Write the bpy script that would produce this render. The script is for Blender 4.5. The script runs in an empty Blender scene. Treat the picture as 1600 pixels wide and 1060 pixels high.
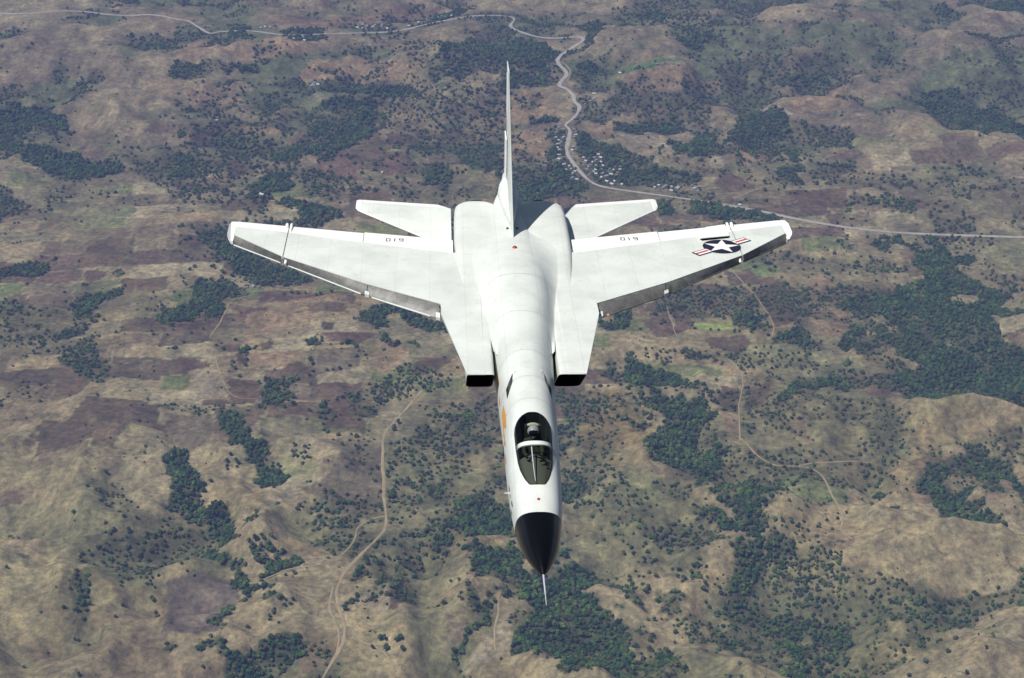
import bpy, bmesh, math, random
import numpy as np
from mathutils import Matrix, Vector

rnd = random.Random(7)
D = bpy.data
SC = bpy.context.scene
COL = SC.collection

# ------------------------------------------------------------------ camera, sky, sun
H = 1500.0                      # camera height above the land, metres
DEP = math.radians(28.0)        # camera looks down by this much
FPX = 2800.0                    # focal length in pixels of the 1600 px wide photograph
FWD = Vector((0, math.cos(DEP), -math.sin(DEP)))
DWN = Vector((0, -math.sin(DEP), -math.cos(DEP)))
RGT = Vector((1, 0, 0))
CAMP = Vector((0, 0, H))

cam_d = D.cameras.new('camera'); cam = D.objects.new('camera', cam_d); COL.objects.link(cam)
cam.location = CAMP; cam.rotation_euler = (math.pi/2 - DEP, 0, 0)
cam_d.sensor_width = 36.0; cam_d.lens = 36.0*FPX/1600.0
cam_d.clip_start = 0.5; cam_d.clip_end = 80000
SC.camera = cam

SUN_EL = math.radians(62); SUN_AZ_X, SUN_AZ_Y = -1.0, -0.40      # towards the sun: from picture left
_l = math.hypot(SUN_AZ_X, SUN_AZ_Y)
SUNV = Vector((SUN_AZ_X/_l*math.cos(SUN_EL), SUN_AZ_Y/_l*math.cos(SUN_EL), math.sin(SUN_EL)))
W = D.worlds.new('World'); SC.world = W; W.use_nodes = True
wn = W.node_tree.nodes; bg = wn['Background']; sky = wn.new('ShaderNodeTexSky')
sky.sky_type = 'NISHITA'; sky.sun_disc = False
sky.sun_elevation = SUN_EL
sky.sun_rotation = math.atan2(SUNV.x, SUNV.y)
sky.altitude = 1500
W.node_tree.links.new(sky.outputs[0], bg.inputs[0]); bg.inputs[1].default_value = 0.05
sd = D.lights.new('sun', 'SUN'); sd.energy = 5.0; sd.angle = math.radians(0.5); sd.color = (1, 0.955, 0.89)
so = D.objects.new('sun', sd); COL.objects.link(so); so.location = (-200, 0, 1700)
so.rotation_euler = SUNV.to_track_quat('Z', 'Y').to_euler()
SC.view_settings.view_transform = 'Standard'; SC.view_settings.look = 'None'
SC.view_settings.exposure = 0.0; SC.view_settings.gamma = 1.0; SC.view_settings.use_curve_mapping = False
SC.cycles.use_denoising = True
SC.cycles.volume_bounces = 0; SC.cycles.max_bounces = 6; SC.cycles.transparent_max_bounces = 12

# ------------------------------------------------------------------ helpers
def tag(o, label=None, cat=None, group=None, kind=None):
    if label: o['label'] = label
    if cat: o['category'] = cat
    if group: o['group'] = group
    if kind: o['kind'] = kind
    return o

def mat(name, col, rough=0.6, metal=0.0, spec=0.5):
    m = D.materials.new(name); m.use_nodes = True
    b = m.node_tree.nodes['Principled BSDF']
    b.inputs['Base Color'].default_value = (*col, 1); b.inputs['Roughness'].default_value = rough
    b.inputs['Metallic'].default_value = metal; b.inputs['Specular IOR Level'].default_value = spec
    return m

def nodes(m):
    nt = m.node_tree
    return nt, nt.nodes, nt.links, nt.nodes['Principled BSDF']

def noise_node(nt, scale, detail=4, rough=0.55, coord='Position', dist=0.0):
    n = nt.nodes.new('ShaderNodeTexNoise'); n.inputs['Scale'].default_value = scale
    n.inputs['Detail'].default_value = detail; n.inputs['Roughness'].default_value = rough
    n.inputs['Distortion'].default_value = dist
    if coord == 'Position':
        g = nt.nodes.new('ShaderNodeNewGeometry'); nt.links.new(g.outputs['Position'], n.inputs['Vector'])
    else:
        g = nt.nodes.new('ShaderNodeTexCoord'); nt.links.new(g.outputs[coord], n.inputs['Vector'])
    return n

def ramp(nt, src, stops):
    r = nt.nodes.new('ShaderNodeValToRGB'); e = r.color_ramp.elements
    while len(e) < len(stops): e.new(0.5)
    for k, (p, c) in enumerate(stops):
        e[k].position = p; e[k].color = (*c, 1) if len(c) == 3 else c
    nt.links.new(src, r.inputs[0]); return r

def mix(nt, kind, fac, a, b):
    m = nt.nodes.new('ShaderNodeMix'); m.data_type = 'RGBA'; m.blend_type = kind
    for s, v in ((0, fac), (6, a), (7, b)):
        if hasattr(v, 'links'): nt.links.new(v, m.inputs[s])
        else: m.inputs[s].default_value = v if s == 0 else (*v, 1)
    return m.outputs[2]

def mesh_obj(name, verts, faces, material, parent=None, smooth=False):
    me = D.meshes.new(name); me.from_pydata([tuple(v) for v in verts], [], faces); me.update()
    if material: me.materials.append(material)
    if smooth: me.shade_smooth()
    o = D.objects.new(name, me); COL.objects.link(o)
    if parent: o.parent = parent
    return o

def empty(name, loc=(0, 0, 0), rz=0):
    o = D.objects.new(name, None); o.empty_display_size = 1; COL.objects.link(o)
    o.location = loc; o.rotation_euler = (0, 0, rz); return o

# ------------------------------------------------------------------ noise on arrays
_T = np.random.RandomState(11).rand(256, 256).astype(np.float64)
def vnoise(x, y, seed=0):
    x = x + seed*17.31; y = y + seed*9.73
    xi = np.floor(x).astype(np.int64); yi = np.floor(y).astype(np.int64)
    fx = x-xi; fy = y-yi
    fx = fx*fx*fx*(fx*(fx*6-15)+10); fy = fy*fy*fy*(fy*(fy*6-15)+10)
    a = _T[xi & 255, yi & 255]; b = _T[(xi+1) & 255, yi & 255]
    c = _T[xi & 255, (yi+1) & 255]; d = _T[(xi+1) & 255, (yi+1) & 255]
    return (a*(1-fx)+b*fx)*(1-fy)+(c*(1-fx)+d*fx)*fy*1.0
def fbm(x, y, wl, octs, seed=0, gain=0.5):
    v = 0; a = 1; t = 0
    for k in range(octs):
        r = 0.5*k
        xr = x*math.cos(r)-y*math.sin(r); yr = x*math.sin(r)+y*math.cos(r)
        v = v + a*(vnoise(xr/wl, yr/wl, seed+k)*2-1); t += a; a *= gain; wl *= 0.5
    return v/t
def ridge(x, y, wl, octs, seed=0):
    v = 0; a = 1; t = 0
    for k in range(octs):
        r = 0.7*k
        xr = x*math.cos(r)-y*math.sin(r); yr = x*math.sin(r)+y*math.cos(r)
        n = vnoise(xr/wl, yr/wl, seed+k)*2-1
        v = v + a*(1-np.sqrt(n*n+0.004)*2.0); t += a; a *= 0.45; wl *= 0.5
    return v/t
def sstep(a, b, x):
    t = np.clip((x-a)/(b-a), 0, 1); return t*t*(3-2*t)

# ------------------------------------------------------------------ where things stand: picture point -> land
def ray(u, v):
    d = FWD + RGT*((u-800)/FPX) + DWN*((v-530)/FPX); return d
def flat(u, v, z=0.0):
    d = ray(u, v); k = (z-H)/d.z
    return d.x*k, d.y*k
YL, YM1, YM2 = flat(800, 1060)[1], flat(800, 700)[1], flat(800, 330)[1]

def hummock(x, y):
    wx = x + 45*fbm(x, y, 120, 2, 41); wy = y + 45*fbm(x, y, 120, 2, 43)
    return fbm(wx, wy*.85, 185, 3, 45, .55)
def zones(x, y):
    near = 1-sstep(2150, 2600, y+260*fbm(x, y, 700, 2, 3)-0.55*x*(x > 0))
    far = sstep(3300, 4000, y+200*fbm(x, y, 900, 2, 5)); return near, far
def height0(x, y):
    x = np.asarray(x, float); y = np.asarray(y, float)
    wx = x + 60*fbm(x, y, 260, 2, 31); wy = y + 60*fbm(x, y, 260, 2, 37)
    near, far = zones(x, y)
    h = 7*fbm(x, y, 620, 3, 1)
    h = h + near*(50*ridge(wx, wy, 330, 3, 8)+12*fbm(wx, wy, 130, 3, 12))
    h = h + (0.35+0.65*far)*(1-near)*20*ridge(wx, wy*1.1, 360, 4, 20)
    h = h + far*(60*ridge(wx*0.8, wy, 800, 5, 14)+24*fbm(x, y, 380, 3, 24))
    h = h + (33*near+30*far+10*(1-near-far))*hummock(x, y) + (near*14+far*8+3)*ridge(x+15*fbm(x, y, 60, 2, 47), y, 95, 3, 49)
    return h

# regions of the photograph that were traced: origin and scale of each traced crop
REG = {1: (278, 0, 3.063), 2: (800, 0, 3.063), 3: (278, 346, 3.063), 4: (800, 346, 3.063),
       5: (278, 692, 2.881), 6: (800, 692, 2.881), 0: (0, 0, 1.0)}
def px(reg, pts):
    ox, oy, s = REG[reg]; return [(ox+a/s, oy+b/s) for a, b in pts]
def land(pts_px, it=5):
    u = np.array([p[0] for p in pts_px], float); v = np.array([p[1] for p in pts_px], float)
    z = np.zeros(len(u))
    dx = (u-800)/FPX
    dy = FWD.y + DWN.y*(v-530)/FPX; dz = FWD.z + DWN.z*(v-530)/FPX
    for _ in range(it*4):
        k = (z-H)/dz; x = dx*k; y = dy*k
        z = z*0.6+0.4*height0(x, y)
    return x, y

FOREST = [
 (5, 1, [(0,20),(40,60),(120,190),(130,260),(190,250),(240,330),(270,380),(310,400),(250,440),(160,430),(130,390),(60,385),(0,350),(-60,330),(-60,60)]),
 (5, 1, [(260,0),(400,0),(400,60),(450,110),(495,175),(430,205),(370,210),(310,130),(265,90)]),
 (3, 1, [(185,880),(200,925),(310,915),(340,1070),(240,1070),(180,960)]),
 (5, 1, [(1230,270),(1300,240),(1420,250),(1520,300),(1520,420),(1400,400),(1300,410),(1250,400),(1220,340)]),
 (5, .6, [(1120,350),(1220,320),(1240,400),(1250,440),(1200,490),(1150,490),(1110,440)]),
 (5, 1, [(1280,480),(1340,450),(1430,460),(1520,480),(1520,600),(1420,590),(1350,560),(1290,520)]),
 (5, 1, [(200,920),(300,880),(380,890),(430,870),(520,845),(560,880),(550,960),(500,1030),(460,1100),(190,1100),(200,1000)]),
 (5, 1, [(420,540),(470,505),(530,510),(565,550),(480,560),(440,580),(380,610),(400,570)]),
 (5, .9, [(130,470),(180,490),(240,530),(300,560),(330,610),(360,640),(430,650),(490,690),(450,710),(370,660),(330,640),(320,700),(290,720),(270,660),(240,600),(200,560),(140,510)]),
 (5, .8, [(150,880),(210,860),(215,920),(140,920)]), (5, .8, [(-40,870),(20,870),(60,900),(20,925),(-40,920)]),
 (5, .7, [(160,800),(240,740),(280,730),(270,780),(210,830)]),
 (5, .9, [(1270,650),(1370,690),(1440,670),(1520,640),(1520,665),(1430,700),(1395,740),(1370,830),(1320,920),(1280,980),(1260,1070),(1235,1060),(1250,970),(1290,900),(1320,830),(1350,750),(1320,700)]),
 (5, .7, [(1000,160),(1050,150),(1090,180),(1190,180),(1200,240),(1090,240),(1010,210)]),
 (5, .35, [(910,0),(1030,0),(1040,50),(1080,80),(990,100),(940,90)]),
 (5, .9, [(750,650),(800,660),(800,730),(760,730)]), (5, .9, [(820,610),(860,590),(875,610),(840,630)]),
 (5, .6, [(980,550),(1060,515),(1080,530),(1000,570)]), (5, .6, [(60,600),(130,560),(130,580),(70,640)]),
 (5, .7, [(310,320),(360,300),(390,340),(340,345)]), (5, .6, [(740,330),(760,330),(765,430),(745,440)]),
 (6, .95, [(0,860),(60,820),(100,760),(30,690),(0,600),(-30,440),(60,520),(120,600),(180,590),(260,570),(340,560),(400,600),(420,640),(340,650),(330,720),(420,760),(440,790),(500,830),(520,900),(560,960),(690,960),(780,990),(780,1030),(600,1040),(500,1080),(180,1080),(200,980),(100,950),(0,900)]),
 (6, .4, [(440,790),(560,800),(640,880),(690,960),(600,970),(540,900)]),
 (6, 1, [(970,460),(1090,430),(1140,470),(1130,560),(1090,620),(1110,680),(1150,740),(1290,760),(1420,740),(1520,800),(1520,920),(1440,900),(1340,850),(1220,840),(1260,890),(1320,960),(1330,1080),(1190,1080),(1240,980),(1200,930),(1130,920),(1080,840),(1020,800),(980,740),(1000,660),(970,590),(990,540)]),
 (6, 1, [(830,290),(880,270),(960,310),(1100,320),(1180,350),(1130,400),(1040,420),(980,390),(880,350)]),
 (6, .95, [(900,220),(1050,180),(1130,200),(1200,220),(1210,260),(1140,290),(1060,320),(960,280)]),
 (6, .95, [(1140,470),(1220,440),(1290,470),(1280,490),(1180,510)]),
 (6, .9, [(570,0),(800,0),(830,60),(890,20),(950,60),(920,180),(840,200),(800,140),(740,120),(650,120),(620,60)]),
 (6, .8, [(215,0),(320,0),(230,60),(260,90),(215,110),(150,100)]), (6, .8, [(180,170),(320,190),(320,250),(260,270),(180,270)]),
 (6, .5, [(680,190),(800,200),(850,230),(740,240)]), (6, .6, [(390,260),(510,180),(560,220),(600,260),(580,290),(500,280),(420,270)]),
 (6, .7, [(310,340),(350,310),(430,300),(420,330),(330,355)]), (6, .8, [(360,430),(420,440),(400,460),(360,450)]),
 (6, .7, [(640,620),(740,650),(800,680),(790,720),(740,780),(680,760),(690,690)]),
 (6, .7, [(530,670),(570,650),(630,720),(610,750),(560,720)]), (6, .9, [(890,850),(940,830),(985,880),(950,895),(900,880)]),
 (6, .4, [(470,350),(560,340),(560,390),(500,380)]), (6, .5, [(250,590),(330,570),(380,580),(300,610)]),
 (6, .4, [(1150,680),(1210,650),(1240,690),(1180,700)]), (6, .7, [(440,740),(520,720),(500,750),(450,760)]),
 (6, .5, [(900,850-700),(0+960,120),(980,160),(930,180)]),
 (4, 1, [(540,700),(640,660),(720,690),(840,740),(850,780),(780,790),(700,780),(640,800),(560,800)]),
 (4, .95, [(640,820),(760,850),(820,820),(900,860),(930,880),(950,930),(990,940),(900,1000),(860,1070),(740,1070),(700,960),(640,900)]),
 (4, .5, [(210,790),(330,800),(350,860),(300,920),(220,920)]), (4, .8, [(200,980),(300,960),(320,1010),(240,1070),(200,1070)]),
 (4, .8, [(1250,570),(1380,520),(1420,570),(1480,630),(1440,655),(1380,620),(1300,610),(1240,620)]),
 (4, .8, [(1250,740),(1330,790),(1500,760),(1599,790),(1640,790),(1400,800),(1330,850),(1260,870),(1250,830),(1300,810)]),
 (4, .9, [(400,500),(480,440),(560,420),(560,480),(490,510),(420,540)]),
 (4, .7, [(790,630),(830,610),(870,640),(1030,650),(860,680),(820,670)]), (4, .8, [(1060,460),(1130,450),(1200,480),(1190,510),(1130,530),(1080,500)]),
 (4, .7, [(1295,260),(1330,290),(1400,350),(1430,420),(1400,450),(1370,390),(1320,320)]),
 (4, .8, [(480,910),(560,900),(620,910),(700,990),(760,1060),(660,960),(580,940)]),
 (4, .6, [(950,280),(1060,290),(1080,320),(990,320)]), (4, .5, [(1280,150),(1360,140),(1380,160),(1300,200)]),
 (4, .7, [(850,775),(930,765),(930,785),(860,788)]), (4, .5, [(540,920),(580,960),(570,1000),(550,960)]),
 (3, .8, [(70,40),(230,20),(320,90),(420,150),(480,190),(640,240),(660,290),(560,290),(440,290),(360,300),(300,260),(260,180),(170,140)]),
 (3, .8, [(80,270),(200,270),(330,310),(330,350),(190,360),(210,420),(180,470),(60,480),(-60,490),(-60,430),(60,370)]),
 (3, .95, [(900,430),(1000,420),(1050,390),(1230,450),(1300,510),(1280,560),(1180,530),(1100,490),(1060,440),(1010,480),(950,510),(1060,560),(1120,600),(1120,640),(1080,590),(1010,560),(960,530),(900,490)]),
 (3, .95, [(570,590),(620,570),(680,600),(860,580),(880,600),(700,610),(580,615)]),
 (3, .6, [(400,800),(480,760),(560,790),(540,840),(450,880),(400,870)]),
 (3, .8, [(690,850),(715,860),(715,940),(690,930)]), (3, .8, [(740,830),(790,790),(860,820),(900,880),(965,935),(940,940),(890,900),(840,840),(790,810),(750,840)]),
 (3, .7, [(1290,960),(1380,930),(1480,830),(1500,870),(1400,970),(1330,1000)]), (3, .6, [(70,910),(80,890),(150,900),(140,920)]),
 (3, .5, [(660,960),(700,950),(700,990),(670,990)]), (3, .9, [(340,600),(400,580),(400,610),(350,620)]),
 (1, .8, [(600,560),(700,470),(850,450),(950,480),(1000,550),(960,620),(860,690),(780,730),(700,760),(620,720),(560,800),(540,900),(430,940),(300,960),(380,860),(520,800),(500,720),(640,660)]),
 (1, .9, [(690,420),(760,390),(1060,410),(1160,440),(900,440),(760,440)]),
 (1, .8, [(-40,300),(150,290),(220,340),(380,310),(400,350),(200,370),(-40,390)]),
 (1, .85, [(430,960),(560,960),(780,990),(800,1040),(640,1070),(560,1010)]),
 (1, .8, [(1180,330),(1250,240),(1420,180),(1590,190),(1599,420),(1480,350),(1330,380),(1210,400)]),
 (1, .9, [(1100,120),(1300,60),(1400,50),(1380,80),(1200,120),(1100,140)]), (1, .9, [(250,130),(330,140),(330,170),(250,180)]),
 (1, .9, [(500,160),(690,145),(690,180),(520,185)]), (1, .6, [(630,260),(740,250),(900,260),(1080,268),(900,285),(730,275)]),
 (1, .8, [(180,660),(260,640),(330,700),(320,720),(180,710)]), (1, .8, [(420,730),(520,720),(560,750),(520,790),(430,760)]),
 (1, .7, [(320,890),(400,890),(380,920),(320,920)]), (1, .7, [(80,890),(190,880),(200,920),(90,910)]),
 (1, .8, [(1160,820),(1240,790),(1300,850),(1290,920),(1180,880)]), (1, .6, [(1080,610),(1180,600),(1200,650),(1100,650)]),
 (1, .7, [(1360,680),(1460,640),(1540,690),(1560,800),(1500,830),(1330,780),(1250,700)]),
 (1, .8, [(-40,720),(60,740),(100,800),(60,860),(-40,850)]), (1, .6, [(400,380),(560,370),(680,400),(560,420),(420,400)]),
 (1, .7, [(0,20),(200,60),(500,30),(480,10),(200,20),(0,0)]),
 (1, .6, [(200,560),(330,570),(560,620),(520,640),(300,600)]), (1, .5, [(560,790),(760,830),(760,950),(600,950)]),
 (2, .85, [(-60,170),(200,190),(350,195),(400,130),(440,140),(400,200),(240,250),(195,310),(170,350),(200,420),(-60,440)]),
 (2, .8, [(280,610),(420,680),(540,700),(700,800),(860,830),(930,860),(780,920),(620,900),(420,870),(330,790),(300,690)]),
 (2, .8, [(200,850),(180,640),(240,650),(240,740),(330,850),(370,890),(180,960),(-60,1000),(-60,800)]),
 (2, .9, [(480,570),(560,580),(770,570),(770,640),(650,640),(500,610)]), (2, .85, [(1050,600),(1150,530),(1300,540),(1340,640),(1200,680),(1050,680)]),
 (2, .8, [(830,170),(960,150),(990,190),(900,240),(830,230),(780,190)]), (2, .65, [(420,480),(560,430),(630,460),(600,520),(450,570),(290,600),(290,500),(340,420)]),
 (2, .8, [(740,680),(860,690),(900,640),(970,650),(970,700),(1040,710),(1000,740),(860,740),(780,740)]),
 (2, .8, [(1240,390),(1400,360),(1520,370),(1500,390),(1300,410)]), (2, .8, [(1260,800),(1380,790),(1400,870),(1320,890),(1260,840)]),
 (2, .8, [(1320,720),(1370,720),(1360,790),(1330,780)]), (2, .8, [(670,70),(740,70),(720,110),(660,110)]), (2, .7, [(480,130),(660,130),(520,148)]),
 (2, .6, [(1320,100),(1500,90),(1400,140)]), (2, .6, [(1060,50),(1380,-10),(1390,20),(1180,60)]),
 (2, .9, [(850,980),(1000,970),(1090,1010),(1300,1020),(1270,1070),(1050,1070),(860,1030)]), (2, .9, [(680,980),(760,960),(790,1000),(720,1030)]),
 (2, .7, [(1000,440),(1290,465),(1280,490),(1010,490)]), (2, .7, [(1380,580),(1500,620),(1640,640),(1640,720),(1480,700)]),
 (2, .6, [(130,110),(260,130),(120,170)]), (2, .9, [(320,320),(450,330),(450,360),(310,360)]), (2, .9, [(80,570),(210,565),(200,610),(90,600)]),
 (2, .7, [(920,450),(1000,440),(1000,400),(1010,430),(1010,470),(930,470)]), (2, .7, [(1600,760),(1640,760),(1640,830),(1530,830)]),
 (2, .7, [(640,280),(760,265),(830,265),(760,275)]), (2, .8, [(290,130),(330,120),(440,120),(440,150),(350,170)]),
]
# field patches: region, colour (base colour of soil / stubble / crop), outline
BRN = (.086,.064,.044); DBR = (.060,.046,.036); PUR = (.092,.066,.052); PAL = (.21,.185,.135); TAN = (.19,.145,.095)
GRN = (.10,.165,.055); GRY = (.12,.105,.075); OCH = (.25,.18,.085); DGR = (.065,.072,.045); LGR = (.22,.29,.09)
FIELDS = [
 (4, BRN, [(1000,775),(1100,785),(1090,880),(980,870)]), (4, BRN, [(920,560),(1110,550),(1140,590),(1080,640),(940,600)]), (4, PUR, [(620,480),(750,440),(770,500),(800,540),(700,560)]),
 (4, LGR, [(880,490),(1060,485),(1060,515),(880,520)]), (4, (.13,.17,.07), [(1130,220),(1290,230),(1270,260),(1180,275)]), (4, DBR, [(1010,385),(1160,380),(1170,400),(1030,410)]),
 (4, DGR, [(680,390),(840,380),(840,430),(690,440)]), (4, GRY, [(850,350),(980,330),(1080,340),(1010,370),(860,390)]), (4, BRN, [(1110,850),(1240,750),(1230,880),(1120,880)]),
 (4, PUR, [(770,440),(860,450),(870,520),(780,540)]), (4, TAN, [(1420,420),(1599,400),(1640,560),(1450,540)]), (4, TAN, [(1390,300),(1500,250),(1560,330),(1599,390),(1420,390)]),
 (4, BRN, [(1180,290),(1290,280),(1330,350),(1370,470),(1260,500),(1200,400)]), (4, TAN, [(1000,880),(1090,885),(1080,1060),(1030,1060)]), (4, (.15,.12,.06), [(300,820),(520,800),(560,900),(640,960),(660,1060),(330,1060),(330,960),(420,860)]),
 (3, PUR, [(240,390),(430,420),(440,440),(360,460),(250,410)]), (3, PUR, [(380,340),(560,330),(720,350),(500,390),(400,400)]), (3, BRN, [(620,410),(800,405),(810,440),(620,445)]),
 (3, DBR, [(690,490),(745,490),(745,525),(690,530)]), (3, BRN, [(180,600),(300,590),(305,620),(190,630)]), (3, DBR, [(275,630),(320,630),(340,690),(290,690)]),
 (3, BRN, [(230,770),(390,770),(400,850),(270,850)]), (3, PAL, [(50,710),(180,700),(210,780),(240,850),(60,860)]), (3, BRN, [(520,690),(600,680),(640,730),(520,750)]),
 (3, GRY, [(670,615),(890,610),(870,700),(660,740)]), (3, BRN, [(720,870),(830,820),(900,900),(890,1000),(700,990)]), (3, TAN, [(950,580),(1050,565),(1100,620),(1080,700),(950,740)]),
 (3, BRN, [(1160,660),(1290,650),(1320,680),(1200,740),(1110,740)]), (3, PUR, [(680,540),(960,540),(870,590),(720,580)]), (3, TAN, [(340,640),(600,620),(520,700),(360,700)]),
 (3, GRY, [(-60,930),(170,920),(190,1000),(240,1060),(-60,1060)]), (3, DBR, [(-60,500),(60,480),(150,450),(165,490),(60,520)]), (3, TAN, [(540,380),(800,350),(820,400),(620,400),(460,450)]),
 (3, PUR, [(0,650),(170,690),(60,720),(0,720)]), (3, TAN, [(330,440),(610,430),(680,460),(520,520),(320,560)]), (3, BRN, [(400,590),(450,570),(460,610),(400,620)]),
 (5, PAL, [(395,235),(520,225),(525,270),(395,285)]), (5, PAL, [(800,700),(900,640),(960,660),(960,740),(850,740)]), (5, DBR, [(965,670),(1030,700),(990,745),(960,740)]),
 (5, GRY, [(1210,800),(1340,790),(1320,860),(1200,950)]), (5, TAN, [(570,850),(720,850),(730,930),(540,1060)]), (5, (.10,.085,.075), [(-60,640),(250,600),(280,700),(230,760),(180,850),(-60,870)]),
 (5, GRY, [(540,200),(650,180),(780,30),(920,30),(930,290),(750,320)]), (5, (.17,.15,.08), [(1130,20),(1340,30),(1310,110),(1120,100)]), (5, PAL, [(1500,700),(1520,900),(1400,1000),(1300,1060),(1330,960),(1420,800)]),
 (2, (.26,.25,.22), [(1190,510),(1280,505),(1350,550),(1270,545),(1190,530)]), (2, (.06,.13,.05), [(480,360),(560,330),(660,300),(800,280),(830,300),(680,330),(580,360)]), (2, PAL, [(940,740),(1010,750),(1020,820),(950,820)]),
 (2, BRN, [(960,880),(1040,830),(1180,900),(1060,930)]), (2, PAL, [(490,630),(620,620),(800,700),(740,740),(620,720)]), (2, TAN, [(1060,700),(1160,660),(1330,750),(1100,800)]),
 (2, TAN, [(500,370),(990,380),(1000,440),(640,480),(540,400)]), (2, TAN, [(540,560),(640,500),(800,520),(740,590),(640,560)]), (2, PAL, [(760,600),(980,580),(960,620),(860,670),(760,650)]),
 (2, TAN, [(940,530),(1040,480),(1030,520),(960,545)]), (2, TAN, [(1300,430),(1599,400),(1599,520),(1350,540)]), (2, BRN, [(1300,920),(1599,900),(1599,1000),(1400,1000)]), (2, TAN, [(380,600),(500,590),(480,650),(370,650)]),
 (2, TAN, [(0,450),(160,440),(200,520),(200,560),(60,600),(-60,600),(-80,500)]), (2, TAN, [(-60,620),(160,640),(180,700),(140,770),(-60,790)]),
 (1, PUR, [(950,720),(1090,740),(1170,800),(1000,850),(920,800)]), (1, PUR, [(680,740),(770,710),(860,760),(860,870),(660,850)]), (1, PUR, [(180,760),(330,780),(380,820),(250,840),(190,800)]),
 (1, PUR, [(60,630),(200,620),(170,710),(50,700)]), (1, (.05,.11,.045), [(1340,760),(1420,740),(1510,770),(1500,820),(1400,830)]), (1, (.05,.11,.045), [(1240,600),(1350,590),(1300,620)]),
 (1, (.06,.10,.05), [(1220,390),(1300,400),(1260,430)]), (1, TAN, [(1020,540),(960,490),(1060,470),(1190,580),(1050,580)]), (1, TAN, [(1410,540),(1560,500),(1599,560),(1480,680),(1350,700)]),
 (1, TAN, [(20,440),(180,400),(300,470),(300,520),(60,510)]), (1, TAN, [(220,600),(430,590),(520,640),(350,660),(240,640)]), (1, TAN, [(540,380),(640,290),(900,280),(1150,300),(1140,370),(900,400)]),
 (1, TAN, [(0,220),(440,190),(850,200),(600,270),(300,280),(0,290)]), (1, (.16,.12,.085), [(430,100),(1000,50),(1400,30),(1100,110),(900,140),(500,150)]), (1, TAN, [(80,890),(240,830),(310,840),(180,920)]), (1, PUR, [(1000,640),(1090,640),(1160,680),(1000,690)]),
]
ROADS = [
 ('main', 9.0, (0, [(-90,14),(20,24),(110,15),(190,26),(240,22),(278,31),(293,32),(309,42),(328,54),(340,50),(356,49),(389,48),(420,52),(448,56),(480,55),(506,53),(555,52),(604,51),(637,46),(663,39),(712,29),(745,24),(798,25),(806,31),(794,41),(812,50),(845,60),(880,60),(905,57),(914,62),(905,68),(885,80),(870,92),(872,100),(885,112),(886,118),(876,128),(872,135),(885,138),(897,150),(897,160),(906,165),(905,173),(897,185),(880,196),(892,202),(888,220),(884,238),(900,262),(925,288),(955,295),(1030,305),(1100,315),(1190,330),(1240,342),(1322,356),(1420,366),(1640,372)])),
 ('track', 6.0, (0, [(660,610),(643,632),(620,655),(601,675),(597,692),(598,737),(600,779),(604,810),(602,827),(590,841),(566,865),(545,886),(528,914),(524,938),(531,959),(540,977),(538,1004),(528,1022),(517,1036),(500,1075)])),
 ('track', 4.0, (5, [(700,650),(680,720),(700,790),(730,860),(725,930),(690,1000)])),
 ('track', 3.5, (5, [(380,625),(450,585),(540,560),(660,550),(720,520),(770,480),(800,430),(810,380),(870,345),(938,330)])),
 ('track', 3.5, (5, [(780,830),(820,900),(880,910),(940,950),(970,1020),(985,1090)])),
 ('track', 4.0, (6, [(1020,-30),(1050,0),(1080,30),(1120,70),(1180,105),(1290,105),(1370,120),(1420,180),(1460,270),(1495,340),(1475,400),(1530,450)])),
 ('track', 3.4, (6, [(1290,105),(1340,92),(1504,85),(1640,70)])),
 ('track', 2.6, (4, [(1030,210),(1100,290),(1170,360),(1220,430),(1255,510),(1240,560)])),
 ('track', 2.8, (4, [(1040,660),(1090,710),(1110,780),(1090,840),(1085,1000),(1090,1060)])),
 ('track', 2.2, (3, [(180,640),(190,700),(230,800),(280,850),(400,850)])),
 ('track', 2.8, (3, [(150,560),(210,470),(240,400),(270,370),(360,355)])),
 ('track', 4.0, (2, [(1060,950),(1190,900),(1290,880)])),
 ('track', 4.0, (2, [(215,290),(260,310),(285,340),(260,400),(330,405)])),
 ('track', 4.0, (5, [(1445,715),(1440,800),(1420,880),(1435,960)])),
 ('track', 2.2, (4, [(740,410),(770,500),(800,590)])),
]

# ------------------------------------------------------------------ ground: one sheet, fine in view, coarse to the horizon
def axis(lo, hi, fine, ext):
    a = list(fine); st = a[1]-a[0]
    left = []; x = a[0]; s = st
    while x > lo: s *= 1.45; x -= s; left.append(x)
    right = []; x = a[-1]; s = a[-1]-a[-2]
    while x < hi: s *= 1.45; x += s; right.append(x)
    return np.array(left[::-1]+a+right)
ys = [1560.0]
while ys[-1] < 5500: ys.append(ys[-1] + 3.1*(ys[-1]/1700)**0.95)
GX = axis(-30000, 30000, np.arange(-1850, 1850.1, 4.4), 1)
GY = axis(-30000, 34000, ys, 1)
NX, NY = len(GX), len(GY)
XX, YY = np.meshgrid(GX, GY)           # [row y, col x]
Z0 = height0(XX, YY)
FIX = (np.searchsorted(GX, -1850), np.searchsorted(GX, 1850)); FIY = (np.searchsorted(GY, 1560), np.searchsorted(GY, 5500))

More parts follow.
